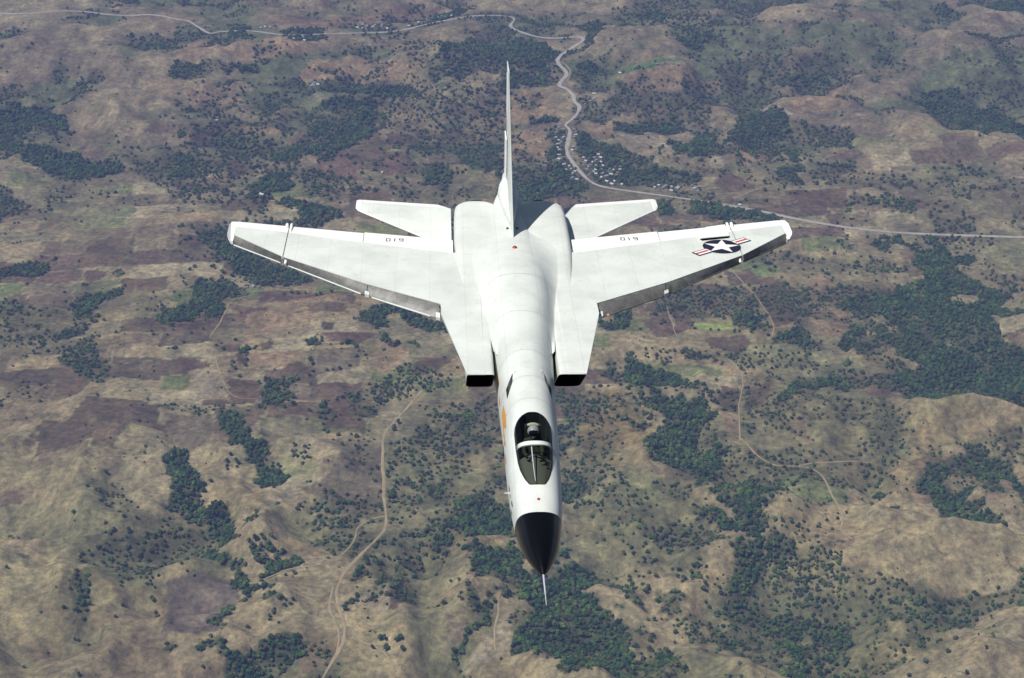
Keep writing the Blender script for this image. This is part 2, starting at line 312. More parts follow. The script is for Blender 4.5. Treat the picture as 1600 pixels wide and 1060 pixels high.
def inside(poly, X, Y):
    r = np.zeros(X.shape, bool); n = len(poly)
    for i in range(n):
        x1, y1 = poly[i]; x2, y2 = poly[(i+1) % n]
        if y1 == y2: continue
        c = ((y1 > Y) != (y2 > Y)) & (X < (x2-x1)*(Y-y1)/(y2-y1)+x1); r ^= c
    return r
def raster(poly, X, Y, pad=0):
    xs = [p[0] for p in poly]; y_ = [p[1] for p in poly]
    i0 = max(np.searchsorted(GX, min(xs)-pad)-1, 0); i1 = min(np.searchsorted(GX, max(xs)+pad)+1, NX)
    j0 = max(np.searchsorted(GY, min(y_)-pad)-1, 0); j1 = min(np.searchsorted(GY, max(y_)+pad)+1, NY)
    sl = (slice(j0, j1), slice(i0, i1))
    return sl, inside(poly, X[sl], Y[sl])
# ragged edges: look the outlines up through a small warp
def blur(a, n):
    for ax in (0, 1):
        for _ in range(2):
            c = np.cumsum(np.pad(a, [(n+1, n) if k == ax else (0, 0) for k in (0, 1)], mode='edge'), axis=ax)
            a = (np.take(c, range(2*n+1, c.shape[ax]), axis=ax)-np.take(c, range(0, c.shape[ax]-2*n-1), axis=ax))/(2*n+1)
    return a
def sample(A, x, y):
    x = np.asarray(x, float); y = np.asarray(y, float)
    i = np.clip(np.searchsorted(GX, x)-1, 0, NX-2); j = np.clip(np.searchsorted(GY, y)-1, 0, NY-2)
    fx = (x-GX[i])/(GX[i+1]-GX[i]); fy = (y-GY[j])/(GY[j+1]-GY[j])
    return (A[j, i]*(1-fx)+A[j, i+1]*fx)*(1-fy)+(A[j+1, i]*(1-fx)+A[j+1, i+1]*fx)*fy
def smooth_line(x, y, step=5.0):
    P = np.stack([x, y], 1)
    for _ in range(2):
        Q = [P[0]]
        for p, q in zip(P[:-1], P[1:]): Q += [p*.75+q*.25, p*.25+q*.75]
        P = np.array(Q+[P[-1]])
    d = np.r_[0, np.cumsum(np.hypot(*np.diff(P, axis=0).T))]
    s = np.arange(0, d[-1], step)
    return np.interp(s, d, P[:, 0]), np.interp(s, d, P[:, 1])
ZS = blur(Z0, 26); RL = []; stamp = np.zeros(Z0.shape)
for kind, wd, (reg, pts) in ROADS:
    P_ = np.array(px(reg, pts)); x, y = smooth_line(P_[:, 0], P_[:, 1], 3.0)     # in picture units first
    dx = (x-800)/FPX; dy = FWD.y+DWN.y*(y-530)/FPX; dz = FWD.z+DWN.z*(y-530)/FPX; z = np.zeros(len(x))
    for _ in range(30):
        k = (z-H)/dz; z = z*.5+.5*sample(ZS, dx*k, dy*k)
    k = (z-H)/dz; x, y = smooth_line(dx*k, dy*k); RL.append((x, y))
    stamp[np.clip(np.searchsorted(GY, y)-1, 0, NY-1), np.clip(np.searchsorted(GX, x)-1, 0, NX-1)] = 1
COR = np.clip(blur(stamp, 7)*22, 0, 1); COR = blur(COR, 4)
COR = COR*COR*(3-2*COR); Z0 = Z0*(1-COR)+ZS*COR
WXf = XX + 24*fbm(XX, YY, 55, 4, 51, .62); WYf = YY + 38*fbm(XX, YY, 60, 4, 57, .62)
WXs = XX + 3*fbm(XX, YY, 60, 2, 61); WYs = YY + 5*fbm(XX, YY, 60, 2, 67)
FM = np.zeros(XX.shape)
for reg, dens, pts in FOREST:
    x, y = land(px(reg, pts)); sl, m = raster(list(zip(x, y)), WXf, WYf, 30)
    FM[sl] = np.maximum(FM[sl], m*dens)
# land beside the photograph's frame and small thickets inside it: woods in the low ground
uu = 800 + FPX*XX/np.maximum(YY*math.cos(DEP)+(H-Z0)*math.sin(DEP), 1)
outside = sstep(-90, 190, np.maximum(250-uu, uu-1350)+60*fbm(XX, YY, 200, 2, 77)) + (YY > 5200)*1.0 + (YY < 1840)*1.0
outside = np.clip(outside, 0, 1)
wn_ = fbm(XX, YY, 330, 5, 71) - 0.012*(Z0-np.mean(Z0[FIY[0]:FIY[1]]))
FM = np.maximum(FM, (wn_ > 0.30+0.5*(1-outside))*0.9)
FM = FM*np.clip(1.35+1.7*fbm(XX, YY, 60, 3, 301, .6), .25, 1)
HN = hummock(XX, YY); NEAR, FAR = zones(XX, YY); LOW = sstep(.10, -.22, HN+.12*fbm(XX, YY, 26, 3, 303))
FM = np.maximum(FM, LOW*(.22+.22*NEAR+.30*FAR)*sstep(-.02, .28, fbm(XX, YY, 70, 4, 305, .6)+.25*fbm(XX, YY, 400, 2, 307)))
vein = ridge(XX+70*fbm(XX, YY, 180, 3, 161), YY+70*fbm(XX, YY, 180, 3, 163), 430, 2, 165)
FM = np.maximum(FM, (vein > .70+.12*fbm(XX, YY, 260, 2, 167))*(fbm(XX, YY, 240, 2, 169) > -.10)*(0.30+.35*outside))
thin = fbm(XX, YY, 160, 4, 83) - 0.01*Z0 + 0.12*sstep(2600, 4300, YY)
FM = np.maximum(FM, (thin > 0.36)*0.45)

FB = blur(FM, 9)
ZZ = Z0 - 11*(FB-0.25)*(1-COR) + 0.9*fbm(XX, YY, 30, 2, 91)*(1-COR)

# base soil and dry grass colours
n1 = fbm(XX, YY, 420, 4, 101); n2 = fbm(XX, YY, 120, 4, 111); n3 = fbm(XX, YY, 34, 3, 121)
C = np.zeros(XX.shape+(3,))
tan = np.array((.215,.185,.115)); brn = np.array((.130,.105,.072)); och = np.array((.27,.22,.115)); gry = np.array((.190,.170,.120)); olv = np.array((.125,.132,.066))
def lerp(A, c, t): return A*(1-t[..., None])+c*t[..., None]
C[:] = tan
C = lerp(C, brn, sstep(-.1, .5, n1+0.5*n2)*0.8)
C = lerp(C, gry, sstep(0, .5, fbm(XX, YY, 260, 4, 131))*0.6)
C = lerp(C, och, sstep(.15, .6, n2+0.3*fbm(XX, YY, 500, 3, 141))*0.55)
C = lerp(C, olv, sstep(.1, .5, fbm(XX, YY, 230, 4, 151)+0.2*n3)*0.5)
# far plain's greyer soil, with some haze cooling mixed into its colour
C = lerp(C, np.array((.128,.112,.082)), 0.70*sstep(2700, 3900, YY))
C = lerp(C, np.array((.080,.102,.052)), LOW*(.28+.27*NEAR+.62*FAR))
C = lerp(C, np.array((.225,.20,.125)), sstep(.12, .38, HN)*(.25+.30*FAR+.2*NEAR))
# patchwork of small fields on the flatter land
slope = np.hypot(*np.gradient(Z0, GY, GX))
for seed, ang, cw, ch, dens in ((2, -.2, 150, 80, .35), (1, .12, 88, 58, .50)):
    ca, sa = math.cos(ang), math.sin(ang)
    a_ = (WXs*ca+WYs*sa)/cw; b_ = (-WXs*sa+WYs*ca)/ch
    a_ = a_ + 0.35*vnoise(b_*0+np.floor(b_)*1.7, np.floor(b_)*0.3, seed)
    ia = np.floor(a_).astype(int); ib = np.floor(b_).astype(int)
    r = _T[(ia*7+seed*31) & 255, (ib*13+seed*5) & 255]; r2 = _T[(ia*3+seed*11) & 255, (ib*5+90) & 255]
    flatm = (1-sstep(.26, .42, blur(slope, 6)))*sstep(1980, 2200, YY+150*fbm(XX, YY, 300, 2, 311))*(1-.75*sstep(3500, 4100, YY))*(1-.7*LOW)
    mm = (r < dens)*flatm
    pal = np.array([BRN, PUR, (.15,.14,.09), (.075,.06,.045), (.22,.18,.11), (.12,.10,.07), (.25,.225,.15), (.11,.135,.06)])
    pc = pal[(r2*7.99).astype(int)]
    t = (mm*0.85)[..., None]; C = C*(1-t)+pc*t
    edge = np.minimum(np.abs(a_-np.round(a_))*cw, np.abs(b_-np.round(b_))*ch)
    t = ((edge < 2.6)*flatm*(r < dens+.25)*0.6)[..., None]; C = C*(1-t)+np.where(r2[..., None] > .5, np.array((.24,.21,.14)), np.array((.06,.072,.036)))*t
    if seed == 1: HEDGE = (edge < 3.5)*(r2 < .45)*flatm*(r < dens+.2)
for reg, col, pts in FIELDS:
    x, y = land(px(reg, pts)); sl, m = raster(list(zip(x, y)), WXs, WYs, 20)
    t = (m*0.92)[..., None]; C[sl] = C[sl]*(1-t)+np.array(col)*t
# dark scrubby soil under the woods
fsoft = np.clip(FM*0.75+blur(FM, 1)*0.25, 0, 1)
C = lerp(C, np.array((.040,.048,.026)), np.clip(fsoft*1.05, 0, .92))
C = lerp(C, np.array((.07,.075,.042)), np.clip(sstep(.15, .55, thin)*0.45*(1-fsoft), 0, 1))
C = C*(1+0.34*n3[..., None])*(1+.22*fbm(XX, YY, 13, 2, 181)[..., None])
# bare paths worn along ridges
rg = ridge(XX+40*n2, YY, 300, 1, 171)
C = lerp(C, np.array((.24,.205,.14)), (rg > .965)*(fsoft < .1)*0.30*(n1 > 0))
C = C*np.array((1.22, 1.21, 1.14)); C = np.clip(C, .01, .6)

gme = D.meshes.new('ground')
nv = NX*NY
co = np.empty((nv, 3), np.float32); co[:, 0] = XX.ravel(); co[:, 1] = YY.ravel(); co[:, 2] = ZZ.ravel()
jj, ii = np.meshgrid(np.arange(NY-1), np.arange(NX-1), indexing='ij')
a = (jj*NX+ii).ravel(); quads = np.stack([a, a+1, a+1+NX, a+NX], 1).astype(np.int32)
gme.vertices.add(nv); gme.vertices.foreach_set('co', co.ravel())
gme.loops.add(quads.size); gme.loops.foreach_set('vertex_index', quads.ravel())
gme.polygons.add(len(quads)); gme.polygons.foreach_set('loop_start', np.arange(0, quads.size, 4, dtype=np.int32))
gme.polygons.foreach_set('loop_total', np.full(len(quads), 4, np.int32))
gme.update(calc_edges=True)
gme.shade_smooth()
ca_ = gme.color_attributes.new('soil', 'FLOAT_COLOR', 'POINT')
c4 = np.ones((nv, 4), np.float32); c4[:, :3] = C.reshape(-1, 3); ca_.data.foreach_set('color', c4.ravel())
gm = mat('dry_land', (.15,.12,.08), .95, 0, .1)
nt, N, L, B = nodes(gm)
at = N.new('ShaderNodeAttribute'); at.attribute_name = 'soil'
na = noise_node(nt, .11, 6, .68); ra = ramp(nt, na.outputs[0], [(.28, (.42,.44,.40)), (.5, (1,1,1)), (.70, (1.62,1.55,1.38))])
c = mix(nt, 'MULTIPLY', 1.0, at.outputs['Color'], ra.outputs[0])
nb = noise_node(nt, .022, 5, .6, dist=.6); rb = ramp(nt, nb.outputs[0], [(.35, (.78,.80,.78)), (.6, (1.12,1.08,1.02))])
c = mix(nt, 'MULTIPLY', 1.0, c, rb.outputs[0])
nc = noise_node(nt, .34, 3, .7); rc = ramp(nt, nc.outputs[0], [(.57, (0,0,0)), (.66, (1,1,1))])
mk = N.new('ShaderNodeMath'); mk.operation = 'MULTIPLY'; L.new(rc.outputs[0], mk.inputs[0]); mk.inputs[1].default_value = .45
c = mix(nt, 'MIX', mk.outputs[0], c, (.060,.062,.036))
L.new(c, B.inputs['Base Color'])
bp_ = N.new('ShaderNodeBump'); bp_.inputs['Strength'].default_value = .55; bp_.inputs['Distance'].default_value = 3.0
L.new(na.outputs[0], bp_.inputs['Height']); L.new(bp_.outputs[0], B.inputs['Normal'])
gme.materials.append(gm)
ground = D.objects.new('ground', gme); COL.objects.link(ground)
tag(ground, 'dry brown rolling farmland and bare hills cut by wooded gullies', kind='structure')

# ------------------------------------------------------------------ roads and dirt tracks, draped on the land
rm_main = mat('pale_road', (.36,.34,.29), .9, 0, .2); rm_dirt = mat('dirt_track', (.30,.235,.14), .95, 0, .1)
for m_, c0, c1 in ((rm_main, (.30,.285,.245), (.42,.40,.35)), (rm_dirt, (.25,.205,.12), (.37,.30,.18))):
    nt, N, L, B = nodes(m_); n_ = noise_node(nt, .06, 5, .7)
    r_ = ramp(nt, n_.outputs[0], [(.35, c0), (.65, c1)]); L.new(r_.outputs[0], B.inputs['Base Color'])
ROADPTS = []
for (kind, wd, _q), (x, y) in zip(ROADS, RL):
    wd = wd*(.72 if kind == 'track' else .9)
    if kind == 'track':
        s_ = np.arange(len(x)); x = x+2*fbm(s_*5.0, s_*0.+wd*50, 40, 2, 5)
    ROADPTS.append((kind, x, y, wd))
    tx, ty = np.gradient(x), np.gradient(y); l = np.hypot(tx, ty)+1e-9; nx_, ny_ = -ty/l, tx/l
    V = []; F = []; K = 5
    wv = wd*(1+.55*fbm(np.arange(len(x))*5., np.zeros(len(x))+wd*9, 45, 3, 7))
    for k in range(K):
        o_ = (k/(K-1)-.5)*wv
        V.append(np.stack([x+nx_*o_, y+ny_*o_, sample(ZZ, x+nx_*o_, y+ny_*o_)+(.6 if 0 < k < K-1 else .3)], 1))
    V = np.concatenate(V); n = len(x)
    for k in range(K-1):
        for i in range(n-1): F.append((k*n+i, k*n+i+1, (k+1)*n+i+1, (k+1)*n+i))
    o = mesh_obj('road' if kind == 'main' else 'dirt_track', V, F, rm_main if kind == 'main' else rm_dirt, smooth=True)
    for p in o.data.polygons: break
    if o.data.polygons[0].normal.z < 0: o.data.flip_normals()
    tag(o, None, kind='structure')
    o['label'] = 'pale main road winding through the villages' if kind == 'main' else 'sandy dirt track across the dry land'
# ------------------------------------------------------------------ the jet
# own frame: X forward (nose tip at 0), Y to its left wing, Z up, metres
RP = [[-0.03834214, 0.99920038, 0.01133461], [-0.40428486, -0.00513841, -0.91461869], [0.9138291, 0.03965085, -0.40415861]]
TP = (0.65544349, 4.05256573, 35.46241571)
def cam2world(q): return RGT*q[0]+DWN*q[1]+FWD*q[2]
_c = [cam2world([-RP[i][0] for i in range(3)]), cam2world([RP[i][1] for i in range(3)]), cam2world([RP[i][2] for i in range(3)])]
_t = CAMP+cam2world(TP)
MJ = Matrix(((_c[0].x, _c[1].x, _c[2].x, _t.x), (_c[0].y, _c[1].y, _c[2].y, _t.y), (_c[0].z, _c[1].z, _c[2].z, _t.z), (0, 0, 0, 1)))
_q = MJ.to_quaternion(); MJ = Matrix.Translation(_t) @ _q.to_matrix().to_4x4()
jet = empty('jet_aircraft'); jet.matrix_world = MJ
tag(jet, 'pale grey twin-engine jet with black nose cone flying over brown hills', 'aircraft')

def paint(name, col, rough=.42, lines=True, grime=.17):
    m = mat(name, col, rough, 0, .35); nt, N, L, B = nodes(m)
    n_ = noise_node(nt, .9, 5, .6, 'Object'); r_ = ramp(nt, n_.outputs[0], [(.3, (1-grime,)*3), (.62, (1, 1, 1))])
    n2_ = noise_node(nt, 6, 4, .7, 'Object', 1.0); r2_ = ramp(nt, n2_.outputs[0], [(.28, (1-grime*.8,)*3), (.45, (1, 1, 1))])
    c_ = mix(nt, 'MULTIPLY', 1, col, r_.outputs[0]); c_ = mix(nt, 'MULTIPLY', 1, c_, r2_.outputs[0])
    if lines:
        tc = N.new('ShaderNodeTexCoord'); br = N.new('ShaderNodeTexBrick'); mp = N.new('ShaderNodeMapping'); mp.inputs['Location'].default_value = (.3, .47, 0); L.new(tc.outputs['Object'], mp.inputs[0]); L.new(mp.outputs[0], br.inputs['Vector'])
        br.inputs['Scale'].default_value = 1; br.inputs['Brick Width'].default_value = 1.9; br.inputs['Row Height'].default_value = .93
        br.inputs['Mortar Size'].default_value = .006; br.inputs['Color1'].default_value = (1, 1, 1, 1); br.inputs['Color2'].default_value = (.975, .98, .975, 1)
        br.inputs['Mortar'].default_value = (.80, .80, .80, 1); br.inputs['Mortar Smooth'].default_value = .4
        c_ = mix(nt, 'MULTIPLY', 1, c_, br.outputs[0])
    L.new(c_, B.inputs['Base Color']); return m
M_GULL = paint('gull_grey_paint', (.69, .73, .695)); M_WHITE = paint('white_paint', (.86, .87, .86), .4, False, .05)
M_BLK = mat('black_radome', (.003, .003, .004), .2, 0, .32); _b = M_BLK.node_tree.nodes['Principled BSDF']; _b.inputs['Coat Weight'].default_value = .12; _b.inputs['Coat Roughness'].default_value = .22
M_DUCT = mat('duct_black', (.004, .004, .004), .9, 0, .1)
M_MET = mat('bare_metal', (.33, .33, .33), .55, .45)
nt, N, L, B = nodes(M_MET)
n_ = noise_node(nt, 3.0, 6, .75, 'Object', .5); r_ = ramp(nt, n_.outputs[0], [(.3, (.10, .10, .10)), (.7, (.27, .27, .26))]); L.new(r_.outputs[0], B.inputs['Base Color'])
M_NOZ = mat('burnt_metal', (.09, .08, .07), .5, .8); M_RED = mat('beacon_red', (.35, .03, .01), .3)
M_DARK = mat('dark_glass_panel', (.03, .033, .032), .25); M_INS = mat('insignia_blue', (.014, .013, .035), .45)
M_IW = mat('insignia_white', (.85, .85, .85), .45); M_IR = mat('insignia_red', (.55, .06, .05), .5); M_TXT = mat('marking_black', (.02, .02, .022), .6)
M_OR = mat('orange_primer', (.62, .30, .05), .7); M_SEAM = mat('seam', (.36, .37, .36), .7); M_SEAL = mat('canopy_seal', (.02, .02, .02), .5)

def J(s, y, z): return (-s, y, z)
def add(name, V, F, m, parent=jet, smooth=False, ang=None):
    o = mesh_obj(name, V, F, m, parent, smooth)
    bm = bmesh.new(); bm.from_mesh(o.data); bmesh.ops.recalc_face_normals(bm, faces=bm.faces); bm.to_mesh(o.data); bm.free()
    if ang: o.data.shade_smooth(); o.data.set_sharp_from_angle(angle=math.radians(ang))
    return o
def cubic(tab, col):
    xs = np.array([r[0] for r in tab]); y_ = np.array([r[col] for r in tab])
    d = np.gradient(y_, xs)
    def f(x):
        i = int(np.clip(np.searchsorted(xs, x)-1, 0, len(xs)-2)); h = xs[i+1]-xs[i]; t = min(max((x-xs[i])/h, 0), 1)
        return float((2*t**3-3*t**2+1)*y_[i]+(t**3-2*t**2+t)*h*d[i]+(-2*t**3+3*t**2)*y_[i+1]+(t**3-t**2)*h*d[i+1])
    return f
FT = [(.28, .012, -.888, -.912, 2.0), (.45, .10, -.795, -.995, 2.0), (.7, .192, -.695, -1.085, 2.1), (1.0, .285, -.595, -1.18, 2.2), (1.5, .395, -.465, -1.31, 2.4),
      (2.0, .46, -.375, -1.40, 2.6), (2.4, .505, -.305, -1.46, 2.7), (3.0, .545, -.215, -1.54, 2.7), (4.0, .588, -.07, -1.62, 2.6), (4.8, .605, .08, -1.65, 2.5),
      (5.36, .617, .27, -1.66, 2.4), (6.0, .632, .34, -1.67, 2.3), (7.3, .668, .42, -1.67, 2.3), (8.5, .70, .47, -1.65, 2.3), (10, .77, .51, -1.6, 2.5), (12, .88, .54, -1.5, 2.7),
      (14, .94, .49, -1.4, 2.7), (15.5, .94, .42, -1.3, 2.3), (16.6, .85, .36, -1.25, 2.3), (18, .75, .30, -1.2, 2.3), (19.2, .6, .27, -1.0, 2.3), (20.3, .42, .30, -.6, 2.4), (21.2, .2, .25, -.2, 2.0)]
fw, ft, fb_, fn = (cubic(FT, k) for k in (1, 2, 3, 4))
YO = [(.28, .004), (1, .10), (2, .145), (2.88, .15), (2.97, .185), (3.08, .23), (3.25, .275), (3.5, .325), (3.8, .36), (4.3, .385), (4.9, .40), (5.05, .385), (5.17, .34), (5.26, .27), (5.32, .18), (5.36, .09), (6, .12), (8, .2), (21.2, .05)]
def yo(s): return float(np.interp(s, [a[0] for a in YO], [a[1] for a in YO]))
def topz(s, y):
    w, zt, zb, n = fw(s), ft(s), fb_(s), fn(s); zm = (zt+zb)/2; hh = (zt-zb)/2
    return zm+hh*max(0, 1-abs(min(abs(y)/w, 1))**n)**(1/n)
def sidey(s, z):
    w, zt, zb, n = fw(s), ft(s), fb_(s), fn(s); zm = (zt+zb)/2; hh = (zt-zb)/2
    return w*max(0, 1-abs(min(abs(z-zm)/hh, 1))**n)**(1/n)
KT, KR = 13, 44
def ring(s0, slant=0.0):
    pts = []
    def at(s, k):
        w, zt, zb, n = fw(s), ft(s), fb_(s), fn(s); zm = (zt+zb)/2; hh = (zt-zb)/2
        yy_ = min(yo(s), w*.95)
        if k < KT:
            y = -yy_ + 2*yy_*k/(KT-1); return y, topz(s, y)
        p0 = math.asin((yy_/w)**(n/2)); t = (k-KT+1)/(KR+1); ph = p0+(2*math.pi-2*p0)*t
        sn, cs = math.sin(ph), math.cos(ph)
        return w*math.copysign(abs(sn)**(2/n), sn), zm+hh*math.copysign(abs(cs)**(2/n), cs)
    for k in range(KT+KR):
        s = s0
        for _ in range(6):
            y, z = at(s, k); s = s0+slant*(ft(1.95)-z)
        pts.append(J(s, y, z))
    return pts
def slantf(s0): return .62*float(np.interp(s0, [.28, 1.2, 1.95, 2.3, 2.88], [0, .6, 1, .8, 0]))
def loft(name, stations, m, skip=None, cap0=False, cap1=False):
    V = []; F = []; n = KT+KR
    for s in stations: V += ring(s, slantf(s))
    for i in range(len(stations)-1):
        for k in range(n):
            if skip and k < KT-1 and skip(stations[i], stations[i+1]): continue
            k2 = (k+1) % n; F.append((i*n+k, i*n+k2, (i+1)*n+k2, (i+1)*n+k))
    if cap0: F.append(tuple(range(n)))
    if cap1: F.append(tuple(range((len(stations)-1)*n, len(stations)*n)))
    return add(name, V, F, m, ang=50)
add_r = loft('radome', list(np.linspace(.28, 1.95, 26)), M_BLK, cap0=True)
st = list(np.linspace(1.965, 2.88, 10))+list(np.linspace(2.9, 5.0, 26))[1:]+[5.05, 5.11, 5.17, 5.215, 5.26, 5.29, 5.32, 5.34, 5.36]+list(np.linspace(5.45, 21.2, 90))
fus = loft('fuselage', st, M_GULL, skip=lambda a, b: a > 2.87 and b < 5.365, cap1=True)
# pitot probe on the nose
def tube(name, pts, rad, m, parent=jet, n=10):
    V = []; F = []
    for i, (p, r) in enumerate(zip(pts, rad)):
        p = Vector(p); d = (Vector(pts[min(i+1, len(pts)-1)])-Vector(pts[max(i-1, 0)])).normalized()
        u_ = d.orthogonal().normalized(); w_ = d.cross(u_)
        if i and u_.dot(pu) < 0: u_ = -u_; w_ = -w_
        pu = u_
        for k in range(n):
            a_ = 2*math.pi*k/n; V.append(p+u_*math.cos(a_)*r+w_*math.sin(a_)*r)
    for i in range(len(pts)-1):
        for k in range(n): F.append((i*n+k, i*n+(k+1) % n, (i+1)*n+(k+1) % n, (i+1)*n+k))
    F.append(tuple(range(n))); F.append(tuple(range((len(pts)-1)*n, len(pts)*n)))
    return add(name, V, F, m, parent, ang=40)
tube('pitot_probe', [J(.32, 0, -.9), J(.1, 0, -.905), J(-.35, 0, -.912), J(-.36, 0, -.912), J(-.78, 0, -.92)], [.022, .019, .015, .011, .008], mat('probe_metal', (.75, .76, .8), .3, .4))

# glass over the cockpit
def crown(s): return float(np.interp(s, [2.88, 3.2, 3.66, 4.1, 4.5, 4.8, 5.1, 5.36], [-.20, -.06, .09, .195, .25, .275, .29, .285]))
def glz(s, y, lift=0.0):
    y0 = yo(s); zs = topz(s, y0); t = min(abs(y)/y0, 1); c0 = max(crown(s), topz(s, 0)+.004)
    return zs+(c0-zs)*math.sqrt(max(0, 1-t**2.2))+lift
gl = D.materials.new('tinted_glass'); gl.use_nodes = True; nt = gl.node_tree; nt.nodes.clear()
go = nt.nodes.new('ShaderNodeOutputMaterial'); mx = nt.nodes.new('ShaderNodeMixShader'); tr = nt.nodes.new('ShaderNodeBsdfTransparent'); gs = nt.nodes.new('ShaderNodeBsdfGlossy')
fr = nt.nodes.new('ShaderNodeFresnel'); fr.inputs[0].default_value = 1.45; tr.inputs[0].default_value = (.66, .69, .64, 1); gs.inputs['Roughness'].default_value = .09
fm = nt.nodes.new('ShaderNodeMath'); fm.operation = 'MULTIPLY'; fm.inputs[1].default_value = .33; nt.links.new(fr.outputs[0], fm.inputs[0]); nt.links.new(fm.outputs[0], mx.inputs[0]); nt.links.new(tr.outputs[0], mx.inputs[1]); nt.links.new(gs.outputs[0], mx.inputs[2]); nt.links.new(mx.outputs[0], go.inputs[0])
def arch_s(s0, z): return s0
def glass(name, s_list):
    V = []; F = []; K = 25
    for s in s_list:
        for k in range(K):
            a_ = math.pi*k/(K-1); y = -yo(s)*math.cos(a_); V.append(J(s, y, glz(s, y)))
    for i in range(len(s_list)-1):
        for k in range(K-1): F.append((i*K+k, i*K+k+1, (i+1)*K+k+1, (i+1)*K+k))
    return add(name, V, F, gl, smooth=True)
glass('windshield', list(np.linspace(2.885, 4.12, 22))); canopy = glass('canopy', list(np.linspace(4.125, 5.355, 34)))
def glass_band(name, f0, f1, m, lift, parent, n=36, ymax=1.0):
    V = []; F = []
    for k in range(n):
        t = (-1+2*k/(n-1))*ymax
        for f in (f0, f1):
            s = f(t); y = t*yo(s); V.append(J(s, y, glz(s, y, lift)))
        for f in (f1, f0):
            s = f(t); y = t*yo(s); V.append(J(s, y, glz(s, y, lift-.03)))
    for k in range(n-1):
        for q in range(4): F.append((k*4+q, k*4+(q+1) % 4, (k+1)*4+(q+1) % 4, (k+1)*4+q))
    return add(name, V, F, m, parent, ang=35)
glass_band('canopy_frame', lambda t: 3.97+.95*(glz(4.05, 0)-glz(4.1, t*yo(4.1))), lambda t: 4.09+.95*(glz(4.05, 0)-glz(4.1, t*yo(4.1))), M_GULL, .014, canopy)
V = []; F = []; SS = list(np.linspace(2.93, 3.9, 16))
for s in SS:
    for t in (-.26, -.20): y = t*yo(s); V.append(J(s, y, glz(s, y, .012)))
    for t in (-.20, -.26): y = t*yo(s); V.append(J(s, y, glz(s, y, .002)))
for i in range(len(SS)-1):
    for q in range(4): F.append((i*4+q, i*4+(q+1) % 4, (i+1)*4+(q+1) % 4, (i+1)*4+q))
add('windshield_sun_streak', V, F, mat('sun_streak_blue_grey', (.42, .47, .55), .3))  # thin pale strip standing in for the sun's streak on the glass
for sg in (-1, 1):      # sill rails
    V = []; F = []; SS = list(np.linspace(2.9, 5.3, 40))
    for s in SS:
        y0 = yo(s); z = topz(s, y0); V += [J(s, sg*(y0+.022), topz(s, y0+.022)+.004), J(s, sg*(y0-.004), z+.012), J(s, sg*(y0-.014), z-.03)]
    for i in range(len(SS)-1):
        for q in range(2): F.append((i*3+q, i*3+q+1, (i+1)*3+q+1, (i+1)*3+q))
    add('canopy_sill', V, F, M_SEAL)
# cockpit interior
V = []; F = []; SS = list(np.linspace(2.9, 5.33, 24))
for s in SS:
    y0 = yo(s)-.003; z = topz(s, y0)-.01; dpt = min(.9, (s-2.88)*.9+.06)
    V += [J(s, -y0, z), J(s, -y0*.95, z-dpt), J(s, y0*.95, z-dpt), J(s, y0, z)]
for i in range(len(SS)-1):
    for q in range(3): F.append((i*4+q, i*4+q+1, (i+1)*4+q+1, (i+1)*4+q))
F += [(0, 1, 2, 3), tuple(len(V)-4+k for k in range(4))]
add('cockpit_tub', V, F, mat('cockpit_black', (.018, .019, .02), .8))
m_co = mat('coaming_olive', (.125, .13, .115), .8)
V = []; F = []; SS = list(np.linspace(2.93, 3.92, 14))
for s in SS:
    y0 = yo(s)-.012
    for t in (-1, -.6, 0, .6, 1): V.append(J(s, t*y0, topz(s, yo(s))-.02+(crown(s)-topz(s, yo(s)))*.45*(1-t*t)))
for i in range(len(SS)-1):
    for q in range(4): F.append((i*5+q, i*5+q+1, (i+1)*5+q+1, (i+1)*5+q))
add('instrument_coaming', V, F, m_co, smooth=True)
def boxm(V, F, c, d, rot=0):
    b = len(V); cx_, cy_, cz_ = c; dx, dy, dz = d
    for sx in (-1, 1):
        for sy in (-1, 1):
            for sz in (-1, 1):
                x_ = sx*dx/2; y_ = sy*dy/2; V.append(J(cx_+x_*math.cos(rot)-y_*math.sin(rot), cy_+x_*math.sin(rot)+y_*math.cos(rot), cz_+sz*dz/2))
    F += [tuple(b+i for i in f) for f in ((0, 1, 3, 2), (4, 6, 7, 5), (0, 4, 5, 1), (2, 3, 7, 6), (0, 2, 6, 4), (1, 5, 7, 3))]
V = []; F = []
for (s, y, a_, l) in ((3.76, -.17, .5, .2), (3.7, -.2, -.6, .12), (3.82, -.08, 1.3, .12), (3.72, .12, -.7, .2), (3.66, .17, .4, .16), (3.58, .15, 1.2, .14), (3.8, .05, 1.5, .16), (3.5, .2, .2, .07), (3.62, -.12, .1, .08), (3.86, .2, 1.2, .1)):
    boxm(V, F, (s, y, crown(s)-.055-.25*abs(y)), (l, .035, .03), a_)
add('instrument_hood', V, F, M_SEAL)
V = []; F = []; boxm(V, F, (4.98, 0, -.22), (.12, .36, .72)); boxm(V, F, (4.82, 0, -.5), (.4, .36, .12))
seat = add('ejection_seat', V, F, mat('seat_dark', (.04, .04, .035), .8))
V = []; F = []
for k in range(13):
    a_ = math.radians(25+130*k/12); y = math.cos(a_)*.20; z = .02+math.sin(a_)*.155
    for ds, r in ((0, 1), (.09, 1), (.09, .72), (0, .72)): V.append(J(4.93+ds, y*r, .02+(z-.02)*r))
for k in range(12):
    for q in range(4): F.append((k*4+q, k*4+(q+1) % 4, (k+1)*4+(q+1) % 4, (k+1)*4+q))
add('headrest', V, F, mat('headrest_cream', (.78, .76, .66), .6), seat, ang=40)
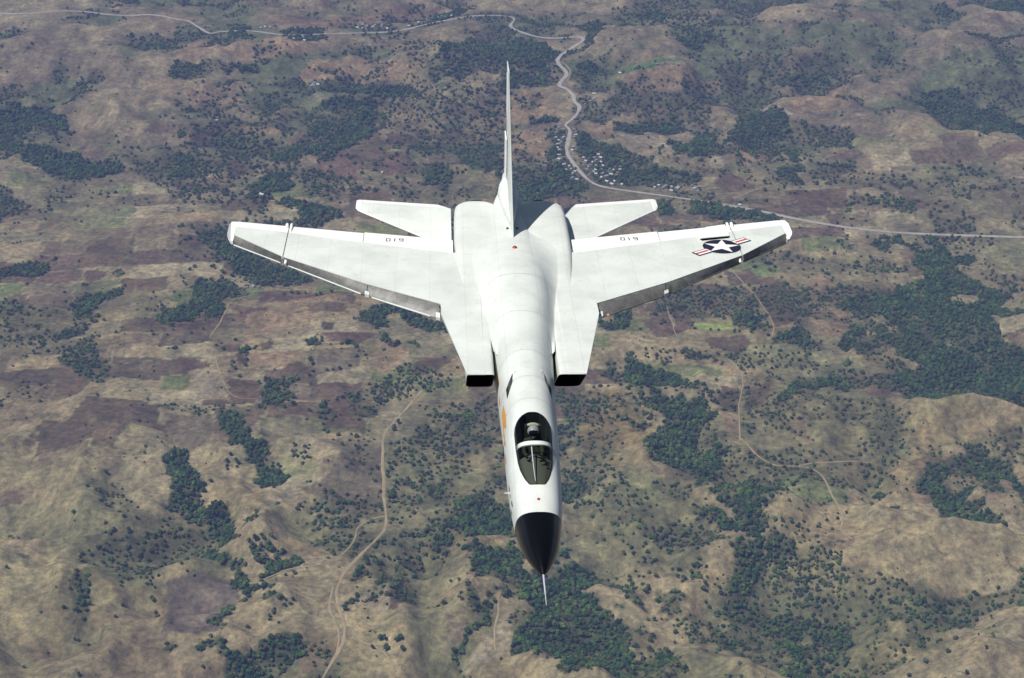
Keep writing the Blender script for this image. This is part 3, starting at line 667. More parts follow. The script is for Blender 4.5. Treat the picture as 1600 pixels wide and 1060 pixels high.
# markings and fittings draped on the fuselage
def topquad(name, pts, m, lift=.006, sub=6, parent=fus):
    V = []; F = []; (a, b, c, d) = pts
    for i in range(sub+1):
        for j in range(sub+1):
            u_, v_ = i/sub, j/sub
            s = (a[0]*(1-u_)+b[0]*u_)*(1-v_)+(d[0]*(1-u_)+c[0]*u_)*v_; y = (a[1]*(1-u_)+b[1]*u_)*(1-v_)+(d[1]*(1-u_)+c[1]*u_)*v_
            V.append(J(s, y, topz(s, y)+lift))
    for i in range(sub):
        for j in range(sub): F.append((i*(sub+1)+j, i*(sub+1)+j+1, (i+1)*(sub+1)+j+1, (i+1)*(sub+1)+j))
    return add(name, V, F, m, parent, smooth=True)
for sg in (-1, 1):
    topquad('side_window', [(6.50, sg*.52), (6.95, sg*.385), (7.34, sg*.365), (6.95, sg*.53)], M_DARK, .008)
    topquad('navigation_light', [(7.33, sg*.29), (7.33, sg*.34), (7.41, sg*.34), (7.41, sg*.29)], M_WHITE, .02, 2)
    topquad('fin_vent', [(16.95, sg*.11), (16.95, sg*.17), (17.08, sg*.17), (17.08, sg*.11)], M_DUCT, .02, 2)
def bead(name, s, y, z, r, m, parent=fus, flat_=.7):
    V = [J(s, y, z+r*flat_)]; F = []
    for i in (1, 2, 3):
        for k in range(12):
            a_ = i*math.pi/6; b = 2*math.pi*k/12; V.append(J(s+r*math.sin(a_)*math.cos(b)*1.3, y+r*math.sin(a_)*math.sin(b), z+r*flat_*math.cos(a_)))
    for k in range(12): F.append((0, 1+k, 1+(k+1) % 12))
    for i in (0, 1):
        for k in range(12): F.append((1+i*12+k, 1+i*12+(k+1) % 12, 13+i*12+(k+1) % 12, 13+i*12+k))
    return add(name, V, F, m, parent, smooth=True)
bead('beacon', 2.38, 0, topz(2.38, 0), .035, M_RED); bead('beacon', 15.25, 0, topz(15.25, 0), .07, M_RED)
for s in (5.95, 7.0, 8.35, 10.6, 13.1):
    V = []; F = []; K = 41
    for k in range(K):
        ph = -1.45+2.9*k/(K-1); w, zt, zb, n = fw(s), ft(s), fb_(s), fn(s); zm = (zt+zb)/2; hh = (zt-zb)/2
        y = (w+.003)*math.copysign(abs(math.sin(ph))**(2/n), math.sin(ph)); z = zm+(hh+.003)*abs(math.cos(ph))**(2/n)
        V += [J(s, y, z), J(s+.012, y, z)]
    for k in range(K-1): F.append((2*k, 2*k+1, 2*k+3, 2*k+2))
    add('panel_seam', V, F, M_SEAM, fus)
def sideshape(name, loops, m, sg=-1, lift=.006, parent=fus):
    V = []; F = []
    for lp in loops:
        b = len(V); V += [J(s, sg*(sidey(s, z)+lift), z) for s, z in lp]; F.append(tuple(range(b, len(V))))
    return add(name, V, F, m, parent)
for lp in ([(5.5, -.46), (5.58, -.20), (6.1, -.13), (6.6, -.16), (6.55, -.38), (6.0, -.46), (5.75, -.56)], [(5.15, -.50), (5.2, -.42), (5.5, -.42), (5.45, -.5)],
           [(8.0, -.45), (8.1, -.3), (8.5, -.30), (9.1, -.35), (8.6, -.5)], [(4.7, -.75), (4.75, -.62), (5.1, -.62), (5.05, -.75)], [(7.2, -.5), (7.2, -.38), (7.5, -.36), (7.5, -.48)]):
    sideshape('orange_patch', [lp], M_OR)
sideshape('side_vent', [[(5.35, -.95), (5.35, -.78), (5.75, -.75), (5.9, -.85), (5.75, -.98)]], M_DUCT)
sideshape('side_marking', [[(5.35, -.58), (5.37, -.53), (5.46, -.53), (5.44, -.58)]], M_RED)
DIG = {'6': [(0, 0, .2, 1), (.8, 0, 1, .55), (.2, 0, .8, .12), (.2, .43, .8, .55), (.2, .88, .9, 1)], '1': [(.4, 0, .62, 1)], '0': [(0, 0, .2, 1), (.8, 0, 1, 1), (.2, 0, .8, .12), (.2, .88, .8, 1)]}
lps = []
for i, ch in enumerate('610'):
    for (x0, y0_, x1, y1_) in DIG[ch]:
        f_ = lambda x_, y_: (2.78+.34*i+.24*x_, -1.18+.50*y_)
        lps.append([f_(x0, y0_), f_(x1, y0_), f_(x1, y1_), f_(x0, y1_)])
sideshape('nose_number', lps, M_TXT); sideshape('nose_number', [[(a[0], a[1]) for a in lp] for lp in lps], M_TXT, 1)
tube('angle_probe', [J(3.45, -.53, -.75), J(3.43, -.68, -.74)], [.014, .008], M_WHITE)

# engine nacelles with raked intakes
NT = [(7.83, .765, 1.43, .05, -1.22, 9), (9, .765, 1.43, .045, -1.3, 9), (10.4, .74, 1.44, .03, -1.35, 9), (11.6, .66, 1.48, .012, -1.35, 9), (12.6, .55, 1.52, .01, -1.35, 8), (14, .40, 1.56, .04, -1.35, 8),
      (15.5, .15, 1.62, .14, -1.3, 8), (16.6, .03, 1.64, .21, -1.3, 8), (18.2, .03, 1.645, .24, -1.25, 8), (19.2, .16, 1.63, .20, -1.18, 7), (19.8, .36, 1.59, .14, -1.1, 5), (20.15, .48, 1.46, .06, -1.05, 2.8), (20.35, .56, 1.32, -.06, -1.0, 2.4)]
NF = [cubic(NT, k) for k in range(1, 6)]
def nring(s0, sg, inset=0.0, K=48, rk=None):
    yi, yo_, zt, zb, n = (f(s0) for f in NF); yc, w = (yi+yo_)/2, (yo_-yi)/2-inset; zm, hh = (zt+zb)/2, (zt-zb)/2-inset
    rk = max(0, 1-(s0-7.83)/2.9) if rk is None else rk; out = []
    for k in range(K):
        a_ = 2*math.pi*(k+.5)/K; sn, cs = math.sin(a_), math.cos(a_)
        e = 2/n if cs > 0 else 2/min(n, 6)
        y = w*math.copysign(abs(sn)**e, sn); z = hh*math.copysign(abs(cs)**e, cs)
        out.append(J(s0+rk*2.0*((zm+hh)-(zm+z))/(2*hh), sg*(yc+y), zm+z))
    return out
for sg in (-1, 1):
    ss = list(np.linspace(7.83, 20.35, 70)); V = []; F = []; K = 48
    for s in ss: V += nring(s, sg)
    for i in range(len(ss)-1):
        for k in range(K): F.append((i*K+k, i*K+(k+1) % K, (i+1)*K+(k+1) % K, (i+1)*K+k))
    nac = add('engine_nacelle', V, F, M_GULL, ang=38)
    V = nring(7.83, sg, .001, rk=1); V2 = [(p[0]-.02, p[1], p[2]) for p in nring(7.85, sg, .02, rk=1)]; V3 = [(p[0]-1.5, sg*(1.1+(abs(p[1])-1.1)*.85), -.62+(p[2]+.62)*.8) for p in V]
    V = V+V2+V3; F = []
    for i in range(2):
        for k in range(K): F.append((i*K+k, i*K+(k+1) % K, (i+1)*K+(k+1) % K, (i+1)*K+k))
    F.append(tuple(range(2*K, 3*K)))
    add('intake_duct', V, F, M_DUCT, nac, ang=38)
    # thin glove plate that widens from the intake lip to the wing root
    GO = [(7.85, 1.0), (7.85, 1.425), (9.1, 1.63), (10.4, 1.84), (11.62, 2.035), (12.5, 2.03), (14.5, 1.9), (16.0, 1.70), (16.0, 1.0)]
    ng_ = len(GO); V = [J(s, sg*y, NF[2](s)+.005 if s < 13 else .004) for s, y in GO]+[J(s, sg*(y-.02), (NF[2](s) if s < 13 else .004)-.02-.10*min(1, max(0, s-7.85)/3)) for s, y in GO]
    F = [(0, 1, 2, 8), (2, 3, 8), (3, 4, 8), (4, 5, 8), (5, 6, 8), (6, 7, 8)]+[(ng_, ng_+8, ng_+2, ng_+1)]+[(ng_+k, ng_+8, ng_+k+1) for k in range(2, 7)]+[(k, (k+1) % ng_, ng_+(k+1) % ng_, ng_+k) for k in range(ng_)]
    add('wing_glove', V, F, M_GULL, nac)
    yc = (.5+1.38)/2
    tube('exhaust_nozzle', [J(19.7, sg*yc, -.53), J(20.3, sg*yc, -.53), J(20.75, sg*yc, -.53), J(20.74, sg*yc, -.53), J(20.0, sg*yc, -.53)], [.47, .46, .42, .38, .38], M_NOZ, nac, 28)

# smooth fairings that blend the spine into the wing roots
for sg in (-1, 1):
    V = []; F = []; SS = list(np.linspace(9.2, 17.8, 50)); K = 9
    for s in SS:
        g = float(np.interp(s, [9.2, 12, 14, 16, 17.8], [0, .12, .6, 1, .6])); ya = .66-.28*g; yb = fw(s)*.985+.03+.38*g; za = topz(s, ya); yb = max(yb, ya+.05)
        zb_ = NF[2](s)-.012; sl = (topz(s, ya+.02)-topz(s, ya-.02))/.04
        for k in range(K):
            t = k/(K-1); d = yb-ya
            h00 = 2*t**3-3*t**2+1; h10 = t**3-2*t*t+t; h01 = 1-h00; V.append(J(s, sg*(ya+d*t), h00*za+h10*d*sl+h01*zb_+.002-(.010 if k in (0, K-1) else 0)))
    for i in range(len(SS)-1):
        for k in range(K-1): F.append((i*K+k, i*K+k+1, (i+1)*K+k+1, (i+1)*K+k))
    add('root_fairing', V, F, M_GULL, fus, smooth=True)
# wings
def pl(tab): return lambda y: float(np.interp(y, [a[0] for a in tab], [a[1] for a in tab]))
LB = pl([(1.0, 11.6), (2.04, 12.32), (4.05, 13.75), (6.4, 15.75), (7.93, 17.5)]); FL = pl([(1.0, 15.6), (1.66, 15.95), (4.76, 17.02), (6.3, 17.62), (7.95, 18.15)])
TEI = pl([(1.67, 17.11), (4.22, 17.77)]); TEO = pl([(4.22, 17.70), (6.4, 18.28), (8.15, 18.75)]); LE = pl([(2.04, 11.86), (4.05, 13.50), (6.45, 15.88), (7.93, 17.32)])
def thick(y): return .17-.0125*y
def strip(name, ys_, fa, fb__, prof, m, parent, sg, ang=30):
    """prof: list of (chord fraction a..b, z as function of y)"""
    V = []; F = []; n = len(prof)
    for y in ys_:
        a, b = fa(y), fb__(y)
        for t, zf in prof: V.append(J(a+(b-a)*t, sg*y, zf(y)))
    for i in range(len(ys_)-1):
        for k in range(n): F.append((i*n+k, i*n+(k+1) % n, (i+1)*n+(k+1) % n, (i+1)*n+k))
    F.append(tuple(range(n))); F.append(tuple(range((len(ys_)-1)*n, len(ys_)*n)))
    return add(name, V, F, m, parent, ang=ang)
def rng(a, b, n): return [a+(b-a)*k/(n-1) for k in range(n)]
box_prof = [(0, lambda y: 0.0), (1, lambda y: 0.0), (1, lambda y: -thick(y)*.55), (.5, lambda y: -thick(y)), (0, lambda y: -thick(y)*.9)]
te_prof = [(0.012, lambda y: -.004), (1, lambda y: -.045), (1, lambda y: -.06), (.012, lambda y: -thick(y)*.55)]
le_prof = [(0, lambda y: -.012), (.25, lambda y: -.045), (.6, lambda y: -.115), (.9, lambda y: -.185), (1.0, lambda y: -.225), (.93, lambda y: -.255), (.5, lambda y: -.24), (0, lambda y: -.16)]
for sg in (-1, 1):
    inner = strip('wing', rng(1.0, 6.385, 24), LB, FL, box_prof, M_GULL, jet, sg)
    outer = strip('outer_wing', rng(6.415, 7.93, 8), LB, FL, box_prof, M_GULL, inner, sg)
    LEe = lambda y: LE(y)-.06
    for (a, b) in ((2.08, 3.98), (4.0, 6.37), (6.45, 7.91)):
        lf = strip('leading_edge_flap', rng(a, b, 9), lambda y: LB(y)-.012, LEe, le_prof, M_MET, inner, sg, 50)
    # rounded lip along each flap; sunlight painted in: pale right, dark metal left
    for (a, b) in ((2.3, 3.86), (4.16, 6.36), (6.46, 7.91)):
        tube('leading_edge_lip', [J(LEe(y)+.012, sg*y, -.228) for y in rng(a, b, 6)], [.024]*6, M_GULL if sg < 0 else M_MET, inner)
    strip('wing_flap', rng(1.69, 4.22, 8), FL, TEI, te_prof, M_WHITE, inner, sg)
    strip('aileron', rng(4.24, 6.385, 6), FL, TEO, te_prof, M_WHITE, inner, sg)
    strip('trailing_edge_panel', rng(6.415, 7.93, 5), FL, TEO, te_prof, M_WHITE, outer, sg)
    # tip cap, rounded outline
    V = []; F = []
    TIPO = [(17.24, 7.935), (17.27, 8.0), (17.36, 8.08), (17.6, 8.13), (18.3, 8.15), (18.68, 8.12), (18.70, 8.05), (18.68, 7.935)]
    b = len(TIPO)
    V = [J(s, sg*y, (0.0 if s < 18.4 else -.045) if 17.3 < s else -.10) for s, y in TIPO]+[J(s, sg*y, -.08 if s > 17.3 else -.2) for s, y in TIPO]
    F = [tuple(range(b)), tuple(range(b, 2*b))]+[(k, (k+1) % b, b+(k+1) % b, b+k) for k in range(b)]
    add('wing_tip', V, F, M_WHITE, outer)
    # white brackets between the leading edge flaps and at the root
    for (y0_, y1_, ds) in ((2.06, 2.17, -.10), (3.94, 4.06, -.02)):
        V = []; F = []
        for y in (y0_, y1_):
            for s, z in ((LB(y)*.35+LEe(y)*.65, -.125), (LEe(y)+ds*.4, -.17), (LEe(y)+ds*.4, -.25), (LB(y)-.02, -.2)):
                V.append(J(s if s > LEe(y)-.2 else LEe(y)-.2, sg*y, z))
        F = [(0, 1, 5, 4), (1, 2, 6, 5), (2, 3, 7, 6), (3, 0, 4, 7), (0, 1, 2, 3), (4, 5, 6, 7)]
        add('flap_bracket', V, F, M_GULL, inner)
    # wing fold hinge humps at the trailing edge, seam fairing
    tube('fold_hinge', [J(17.7, sg*6.34, -.03), J(17.8, sg*6.34, -.01), J(18.3, sg*6.34, .0), J(18.37, sg*6.34, -.02)], [.015, .035, .045, .02], M_WHITE, inner)
    tube('fold_hinge', [J(18.1, sg*6.47, -.04), J(18.15, sg*6.47, -.01), J(18.33, sg*6.47, -.01), J(18.40, sg*6.47, -.03)], [.02, .045, .05, .03], M_WHITE, outer)
    tube('fold_hinge', [J(15.58, sg*6.33, -.16), J(15.68, sg*6.31, -.10), J(15.76, sg*6.3, -.05)], [.03, .045, .03], M_WHITE, inner)
    # number 610 on the flap, reading from behind
    V = []; F = []
    for i, ch in enumerate('610'):
        for (x0, y0_, x1, y1_) in DIG[ch]:
            b = len(V)
            for (xx, yy_) in ((x0, y0_), (x1, y0_), (x1, y1_), (x0, y1_)):
                # seen from behind, text runs to the right wing (-y)
                y = 3.60*sg+(0 if sg > 0 else .5) - (.185*i+.125*xx) ; s = 17.26-.26*yy_ if sg > 0 else 17.22-.26*yy_
                if sg < 0: y = -3.09-(.185*i+.125*xx)
                V.append((-s, y, -.004-.041*(s-FL(abs(y)))/(TEI(abs(y))-FL(abs(y)))+.004))
            F.append((b, b+1, b+2, b+3))
    add('flap_number', V, F, M_TXT, inner)
    if sg > 0: wingL = inner
# amber light at the left wing root
bead('formation_light', 11.86, 2.30, -.14, .04, M_OR, wingL)
# lifted spoiler panel on the left wing
V = [J(16.94, 5.36, .055), J(17.16, 6.24, .055), J(18.18, 6.26, .02), J(17.98, 5.7, .02), J(17.62, 5.40, .02)]
V += [(p[0], p[1], p[2]-.02) for p in V]; F = [(0, 1, 2, 3, 4), (5, 6, 7, 8, 9)]+[(k, (k+1) % 5, 5+(k+1) % 5, 5+k) for k in range(5)]
add('spoiler', V, F, M_WHITE, wingL)
V = [J(16.88, 5.42, .003), J(17.10, 6.24, .003), J(17.22, 6.24, .003), J(17.0, 5.36, .003)]
add('spoiler_slot', V, [(0, 1, 2, 3)], M_DUCT, wingL)
# star and bars on the left wing
cy_, cs_ = 5.91, 16.40
def P2(a, b, z): return J(cs_+a, cy_+b, z)
bd = Vector((.585, .811)); bn = Vector((-.811, .585))
def bar(hl0, hl1, hw, z):
    out = []
    for l, w in ((hl0, -hw), (hl1, -hw), (hl1, hw), (hl0, hw)):
        p = bd*l+bn*w; out.append(P2(p.x, p.y, z))
    return out
ins = add('national_insignia', [P2(.54*math.sin(2*math.pi*k/48), .54*math.cos(2*math.pi*k/48), .012) for k in range(48)]+bar(-1.02, -.4, .165, .008)+bar(.4, 1.02, .165, .008),
          [tuple(range(48)), (48, 49, 50, 51), (52, 53, 54, 55)], M_INS, wingL)
V = []; F = []
a0 = math.atan2(.07, .5)
for k in range(10):
    r = .52 if k % 2 == 0 else .52*.382; a_ = a0+math.pi*k/5; V.append(P2(r*math.cos(a_), r*math.sin(a_), .017))
V.append(P2(0, 0, .017)); F = [(10, k, (k+1) % 10) for k in range(10)]
V += bar(-.975, -.5, .12, .016)+bar(.5, .975, .12, .016); F += [(11, 12, 13, 14), (15, 16, 17, 18)]
add('insignia_star', V, F, M_IW, ins)
add('insignia_stripe', bar(-.975, -.54, .042, .020), [(0, 1, 2, 3)], M_IR, ins); add('insignia_stripe', bar(.54, .975, .042, .020), [(0, 1, 2, 3)], M_IR, ins)

# tailplanes
for sg in (-1, 1):
    z_ = -.35
    def tp(y): t = (y-1.72)/(4.6-1.72); return 17.25+(20.62-17.25)*t
    def tb(y): return float(np.interp(y, [1.72, 1.95, 4.6], [20.62, 20.72, 21.26]))
    def te_(y): return float(np.interp(y, [1.72, 1.95, 4.6], [20.62+.02, 21.04, 21.56]))
    hp = [(0, lambda y: z_-.03), (.08, lambda y: z_), (1, lambda y: z_), (1, lambda y: z_-.05), (.5, lambda y: z_-.11), (.05, lambda y: z_-.07)]
    ht = strip('tailplane', rng(1.72, 4.42, 8), tp, tb, hp, M_GULL, jet, sg)
    strip('tailplane_trailing_edge', rng(1.73, 4.42, 8), lambda y: tb(y)+.005, te_, [(0, lambda y: z_-.002), (1, lambda y: z_-.03), (1, lambda y: z_-.04), (0, lambda y: z_-.05)], M_WHITE, ht, sg)
    strip('tailplane_tip', [4.425, 4.52, 4.6], lambda y: tp(y)+(.0 if y < 4.55 else .12), lambda y: te_(y)-(.0 if y < 4.55 else .08), [(0, lambda y: z_-.03), (.1, lambda y: z_+.001), (.9, lambda y: z_-.005), (1, lambda y: z_-.03), (.5, lambda y: z_-.07)], M_WHITE, ht, sg)
    tube('tailplane_leading_edge', [J(tp(y)+.01, sg*y, z_-.025) for y in rng(1.72, 4.42, 5)], [.024]*5, M_WHITE, ht)
# fin
V = []; F = []; NZ = 12
def finprof(zz):
    t = (zz-.3)/(3.9-.3); le = 16.05+(20.35-16.05)*t; te = 21.4+(21.85-21.4)*t; h = .052-.032*t
    return [(le, 0), (le+.12, h*.45), (le+.9*(te-le)*.4, h), (te, .012), (te, -.012), (le+.9*(te-le)*.4, -h), (le+.12, -h*.45)]
for i in range(NZ):
    zz = .3+(3.9-.3)*i/(NZ-1)
    for s, y in finprof(zz): V.append(J(s, y, zz))
for i in range(NZ-1):
    for k in range(7): F.append((i*7+k, i*7+(k+1) % 7, (i+1)*7+(k+1) % 7, (i+1)*7+k))
F += [tuple(range(7)), tuple(range(7*(NZ-1), 7*NZ))]
fin = add('fin', V, F, M_GULL, ang=25)
V = []; F = []; boxm(V, F, (20.85, -.066, 1.3), (.9, .03, 1.2)); add('fin_fairing', V, F, M_WHITE, fin)
V = []; F = []; boxm(V, F, (21.2, .0, 3.0), (.95, .045, 1.2)); add('fin_tip_antenna', V, F, M_WHITE, fin)
# tail fairing under the fin
def blob(name, sts, m, parent=jet, n=20):
    V = []; F = []
    for s, w, zc, h in sts:
        for k in range(n): a_ = 2*math.pi*k/n; V.append(J(s, w*math.cos(a_), zc+h*math.sin(a_)))
    for i in range(len(sts)-1):
        for k in range(n): F.append((i*n+k, i*n+(k+1) % n, (i+1)*n+(k+1) % n, (i+1)*n+k))
    F += [tuple(range(n)), tuple(range((len(sts)-1)*n, len(sts)*n))]
    return add(name, V, F, m, parent, ang=50)
blob('tail_fairing', [(17.2, .05, .42, .1), (18, .15, .36, .12), (19.2, .27, .30, .2), (20.2, .32, .27, .24), (20.9, .26, .25, .24), (21.3, .17, .25, .2), (21.8, .13, .25, .18), (21.95, .05, .25, .1)], M_GULL)
blob('fuel_dump_mast', [(20.6, .04, .62, .05), (20.9, .09, .62, .1), (21.5, .085, .62, .1), (21.6, .03, .62, .04)], M_WHITE)

# the pilot, sitting under the canopy
def skin_person():
    v = [(0, 0, 0), (0, 0, .2), (.01, 0, .40), (.0, 0, .52), (-.02, 0, .60),
         (.0, .17, .44), (.16, .21, .22), (.38, .13, .18), (.45, .10, .2), (.0, -.17, .44), (.16, -.21, .22), (.38, -.10, .18), (.45, -.06, .2),
         (.05, .10, -.02), (.46, .14, .06), (.62, .13, -.3), (.72, .13, -.36), (.05, -.10, -.02), (.46, -.14, .06), (.62, -.13, -.3), (.72, -.13, -.36)]
    e = [(0, 1), (1, 2), (2, 3), (3, 4), (2, 5), (5, 6), (6, 7), (7, 8), (2, 9), (9, 10), (10, 11), (11, 12), (0, 13), (13, 14), (14, 15), (15, 16), (0, 17), (17, 18), (18, 19), (19, 20)]
    r = [.14, .14, .15, .06, .06, .065, .05, .038, .03, .065, .05, .038, .03, .09, .07, .05, .04, .09, .07, .05, .04]
    me = D.meshes.new('person'); me.from_pydata([(a, b, c) for a, b, c in v], e, []); me.update()
    o = D.objects.new('person', me); COL.objects.link(o)
    md = o.modifiers.new('skin', 'SKIN')
    if not me.skin_vertices: bpy.context.view_layer.objects.active = o; me.attributes
    for i, rr in enumerate(r): me.skin_vertices[0].data[i].radius = (rr, rr)
    me.skin_vertices[0].data[0].use_root = True
    o.modifiers.new('sub', 'SUBSURF').levels = 2; o.modifiers['sub'].render_levels = 2
    me.materials.append(mat('flight_suit', (.06, .07, .04), .9))
    return o
man = skin_person(); man.matrix_world = MJ @ Matrix.Translation((-4.80, 0, -.60))
tag(man, 'pilot in a white helmet and olive suit sitting under the jet canopy', 'person')
def sphere_part(name, c, r, m, parent, sx=1, sy=1, sz=1, zmin=-9, xmin=-9):
    bm = bmesh.new(); bmesh.ops.create_icosphere(bm, subdivisions=3, radius=r)
    bmesh.ops.delete(bm, geom=[v for v in bm.verts if v.co.z < zmin or v.co.x < xmin], context='VERTS')
    for v in bm.verts: v.co = Vector((v.co.x*sx+c[0], v.co.y*sy+c[1], v.co.z*sz+c[2]))
    me = D.meshes.new(name); bm.to_mesh(me); bm.free(); me.materials.append(m); me.shade_smooth()
    o = D.objects.new(name, me); COL.objects.link(o); o.parent = parent; return o
sphere_part('head', (0.01, 0, .63), .10, mat('skin', (.42, .27, .19), .6), man, 1, .85, 1.15)
sphere_part('helmet', (0, 0, .67), .14, mat('helmet_white', (.55, .56, .66), .25), man, 1.05, .95, 1.0, zmin=-.06)
sphere_part('visor', (0.012, 0, .665), .142, mat('visor_dark', (.01, .01, .015), .08), man, 1.03, .9, .9, zmin=-.05, xmin=.055)
sphere_part('oxygen_mask', (.11, 0, .57), .05, mat('mask_grey', (.08, .085, .08), .6), man, 1.2, 1, 1)
for sg in (-1, 1):
    for f in range(5):
        y0_ = sg*.08 if sg > 0 else -.08
        pts = [Vector((.44, y0_+(f-2)*.017, .205)), Vector((.475+.006*(2-abs(f-2)), y0_+(f-2)*.018, .215)), Vector((.50, y0_+(f-2)*.016, .185)), Vector((.485, y0_+(f-2)*.014, .16))] if f < 4 else \
              [Vector((.43, y0_-sg*.03, .20)), Vector((.46, y0_-sg*.055, .20)), Vector((.485, y0_-sg*.045, .185))]
        tube('glove_finger', pts, [.010]*(len(pts)-1)+[.007], mat('glove', (.05, .055, .035), .8) if f == 0 and sg < 0 else D.materials['glove'], man, 6)
# ------------------------------------------------------------------ trees
def leaf_mat(name, c0, c1, c2):
    m = mat(name, c1, .85, 0, .15); nt, N, L, B = nodes(m)
    n_ = noise_node(nt, .035, 3, .6); r_ = ramp(nt, n_.outputs[0], [(.34, c0), (.5, c1), (.68, c2)])
    n2_ = noise_node(nt, .9, 2, .6); r2_ = ramp(nt, n2_.outputs[0], [(.3, (.6, .6, .6)), (.7, (1.3, 1.3, 1.25))])
    n3_ = noise_node(nt, .13, 1, .5); r3_ = ramp(nt, n3_.outputs[0], [(.34, (.55, .60, .62)), (.64, (1.5, 1.42, 1.2))])
    c_ = mix(nt, 'MULTIPLY', 1, r_.outputs[0], r2_.outputs[0]); c_ = mix(nt, 'MULTIPLY', 1, c_, r3_.outputs[0]); L.new(c_, B.inputs['Base Color']); return m
LM = [leaf_mat('foliage_dark', (.018, .050, .021), (.031, .075, .029), (.058, .112, .036)), leaf_mat('foliage_mid', (.032, .066, .025), (.054, .102, .032), (.095, .148, .042)),
      leaf_mat('foliage_dry', (.055, .062, .032), (.075, .080, .038), (.105, .10, .05))]
BARK = mat('bark', (.10, .08, .06), .9)
def crown_mesh(name, seed, m, nb=6, leaves=110, flat_=.8):
    r = random.Random(seed); V = []; F = []
    for b in range(nb):
        a_ = 2*math.pi*b/nb+r.uniform(-.5, .5); d = 0 if b == 0 else r.uniform(.20, .34)
        c = Vector((math.cos(a_)*d, math.sin(a_)*d, .12 if b == 0 else r.uniform(-.15, .10))); rad = r.uniform(.24, .34) if b == 0 else r.uniform(.12, .27)
        bm = bmesh.new(); bmesh.ops.create_icosphere(bm, subdivisions=2 if b == 0 else 1, radius=rad)
        o_ = len(V); bm.verts.index_update()
        for v in bm.verts:
            k = 1+r.uniform(-.22, .22); V.append(Vector((v.co.x*k, v.co.y*k, v.co.z*k*flat_))+c)
        F += [tuple(o_+v.index for v in f.verts) for f in bm.faces]; bm.free()
    base = list(V)
    for _ in range(leaves):
        p = r.choice(base); q = p.normalized()*r.uniform(.0, .07)+p; n_ = Vector((r.uniform(-1, 1), r.uniform(-1, 1), r.uniform(-.6, 1))).normalized()
        u_ = n_.orthogonal().normalized(); w_ = n_.cross(u_); s = r.uniform(.035, .075); t = r.uniform(0, 6.28)
        o_ = len(V)
        for k in range(3): aa = t+k*2.1; V.append(q+u_*math.cos(aa)*s+w_*math.sin(aa)*s)
        F.append((o_, o_+1, o_+2))
    zmin = min(v.z for v in V); me = D.meshes.new(name); me.from_pydata([(v.x, v.y, v.z-zmin) for v in V], [], F); me.materials.append(m); me.update(); return me
def trunk_mesh(seed):
    r = random.Random(seed); V = []; F = []
    def limb(p, q, r0, r1, n=6):
        b = len(V); d = (q-p).normalized(); u_ = d.orthogonal().normalized(); w_ = d.cross(u_)
        for c, rr in ((p, r0), ((p+q)/2, (r0+r1)/2*.95), (q, r1)):
            for k in range(n): a_ = 2*math.pi*k/n; V.append(c+u_*math.cos(a_)*rr+w_*math.sin(a_)*rr)
        for i in range(2):
            for k in range(n): F.append((b+i*n+k, b+i*n+(k+1) % n, b+(i+1)*n+(k+1) % n, b+(i+1)*n+k))
    limb(Vector((0, 0, -.35)), Vector((r.uniform(-.04, .04), r.uniform(-.04, .04), .28)), .045, .03)
    for k in range(3):
        a_ = 2.1*k+r.random(); limb(Vector((0, 0, .18)), Vector((math.cos(a_)*.22, math.sin(a_)*.22, .42)), .022, .010, 5)
    me = D.meshes.new('trunk'); me.from_pydata([tuple(v) for v in V], [], F); me.materials.append(BARK); me.update(); me.shade_smooth(); return me
CR = [crown_mesh('crown', 1, LM[0]), crown_mesh('crown', 2, LM[1], 7, 120, .9), crown_mesh('crown', 3, LM[0], 5, 90, 1.05), crown_mesh('crown', 4, LM[1], 8, 130, .7), crown_mesh('crown', 5, LM[2], 6, 110, .75)]
TRK = [trunk_mesh(k) for k in range(3)]

def topx(x, y, z):
    dx, dy, dz = x, y, z-H
    f = dy*FWD.y+dz*FWD.z; d = dy*DWN.y+dz*DWN.z
    return 800+FPX*dx/f, 530+FPX*d/f
R = np.random.RandomState(5)
# closed woods: a jittered stand of trees wherever the traced masks say
def stand(step, y0, y1):
    gx = np.arange(-1840, 1840, step); gy = np.arange(y0, y1, step); X, Y = np.meshgrid(gx, gy); X = X.ravel(); Y = Y.ravel()
    X = X+R.uniform(-.5, .5, X.shape)*step; Y = Y+R.uniform(-.5, .5, Y.shape)*step
    m = sample(FM, X, Y); k = R.rand(len(X)) < m*1.0
    u, v = topx(X, Y, 0); k &= (u > -700) & (u < 2300) & (v > -60) & (v < 1300)
    return X[k], Y[k], m[k]
f1 = stand(6.1, 1600, 3300); f2 = stand(7.6, 3300, 5450)
FX = np.r_[f1[0], f2[0]]; FY = np.r_[f1[1], f2[1]]; FD = np.r_[f1[2], f2[2]]
tone = fbm(FX, FY, 90, 3, 201)
FS = (6.0+5.5*R.rand(len(FX))**1.8+3.0*tone)*np.where(FD > .7, 1.0, .72)*np.where(FY > 3300, 1.15, 1)
FI = R.randint(0, 4, len(FX)); FI = np.where(R.rand(len(FX)) < .06+.3*(FD < .5), 4, FI)

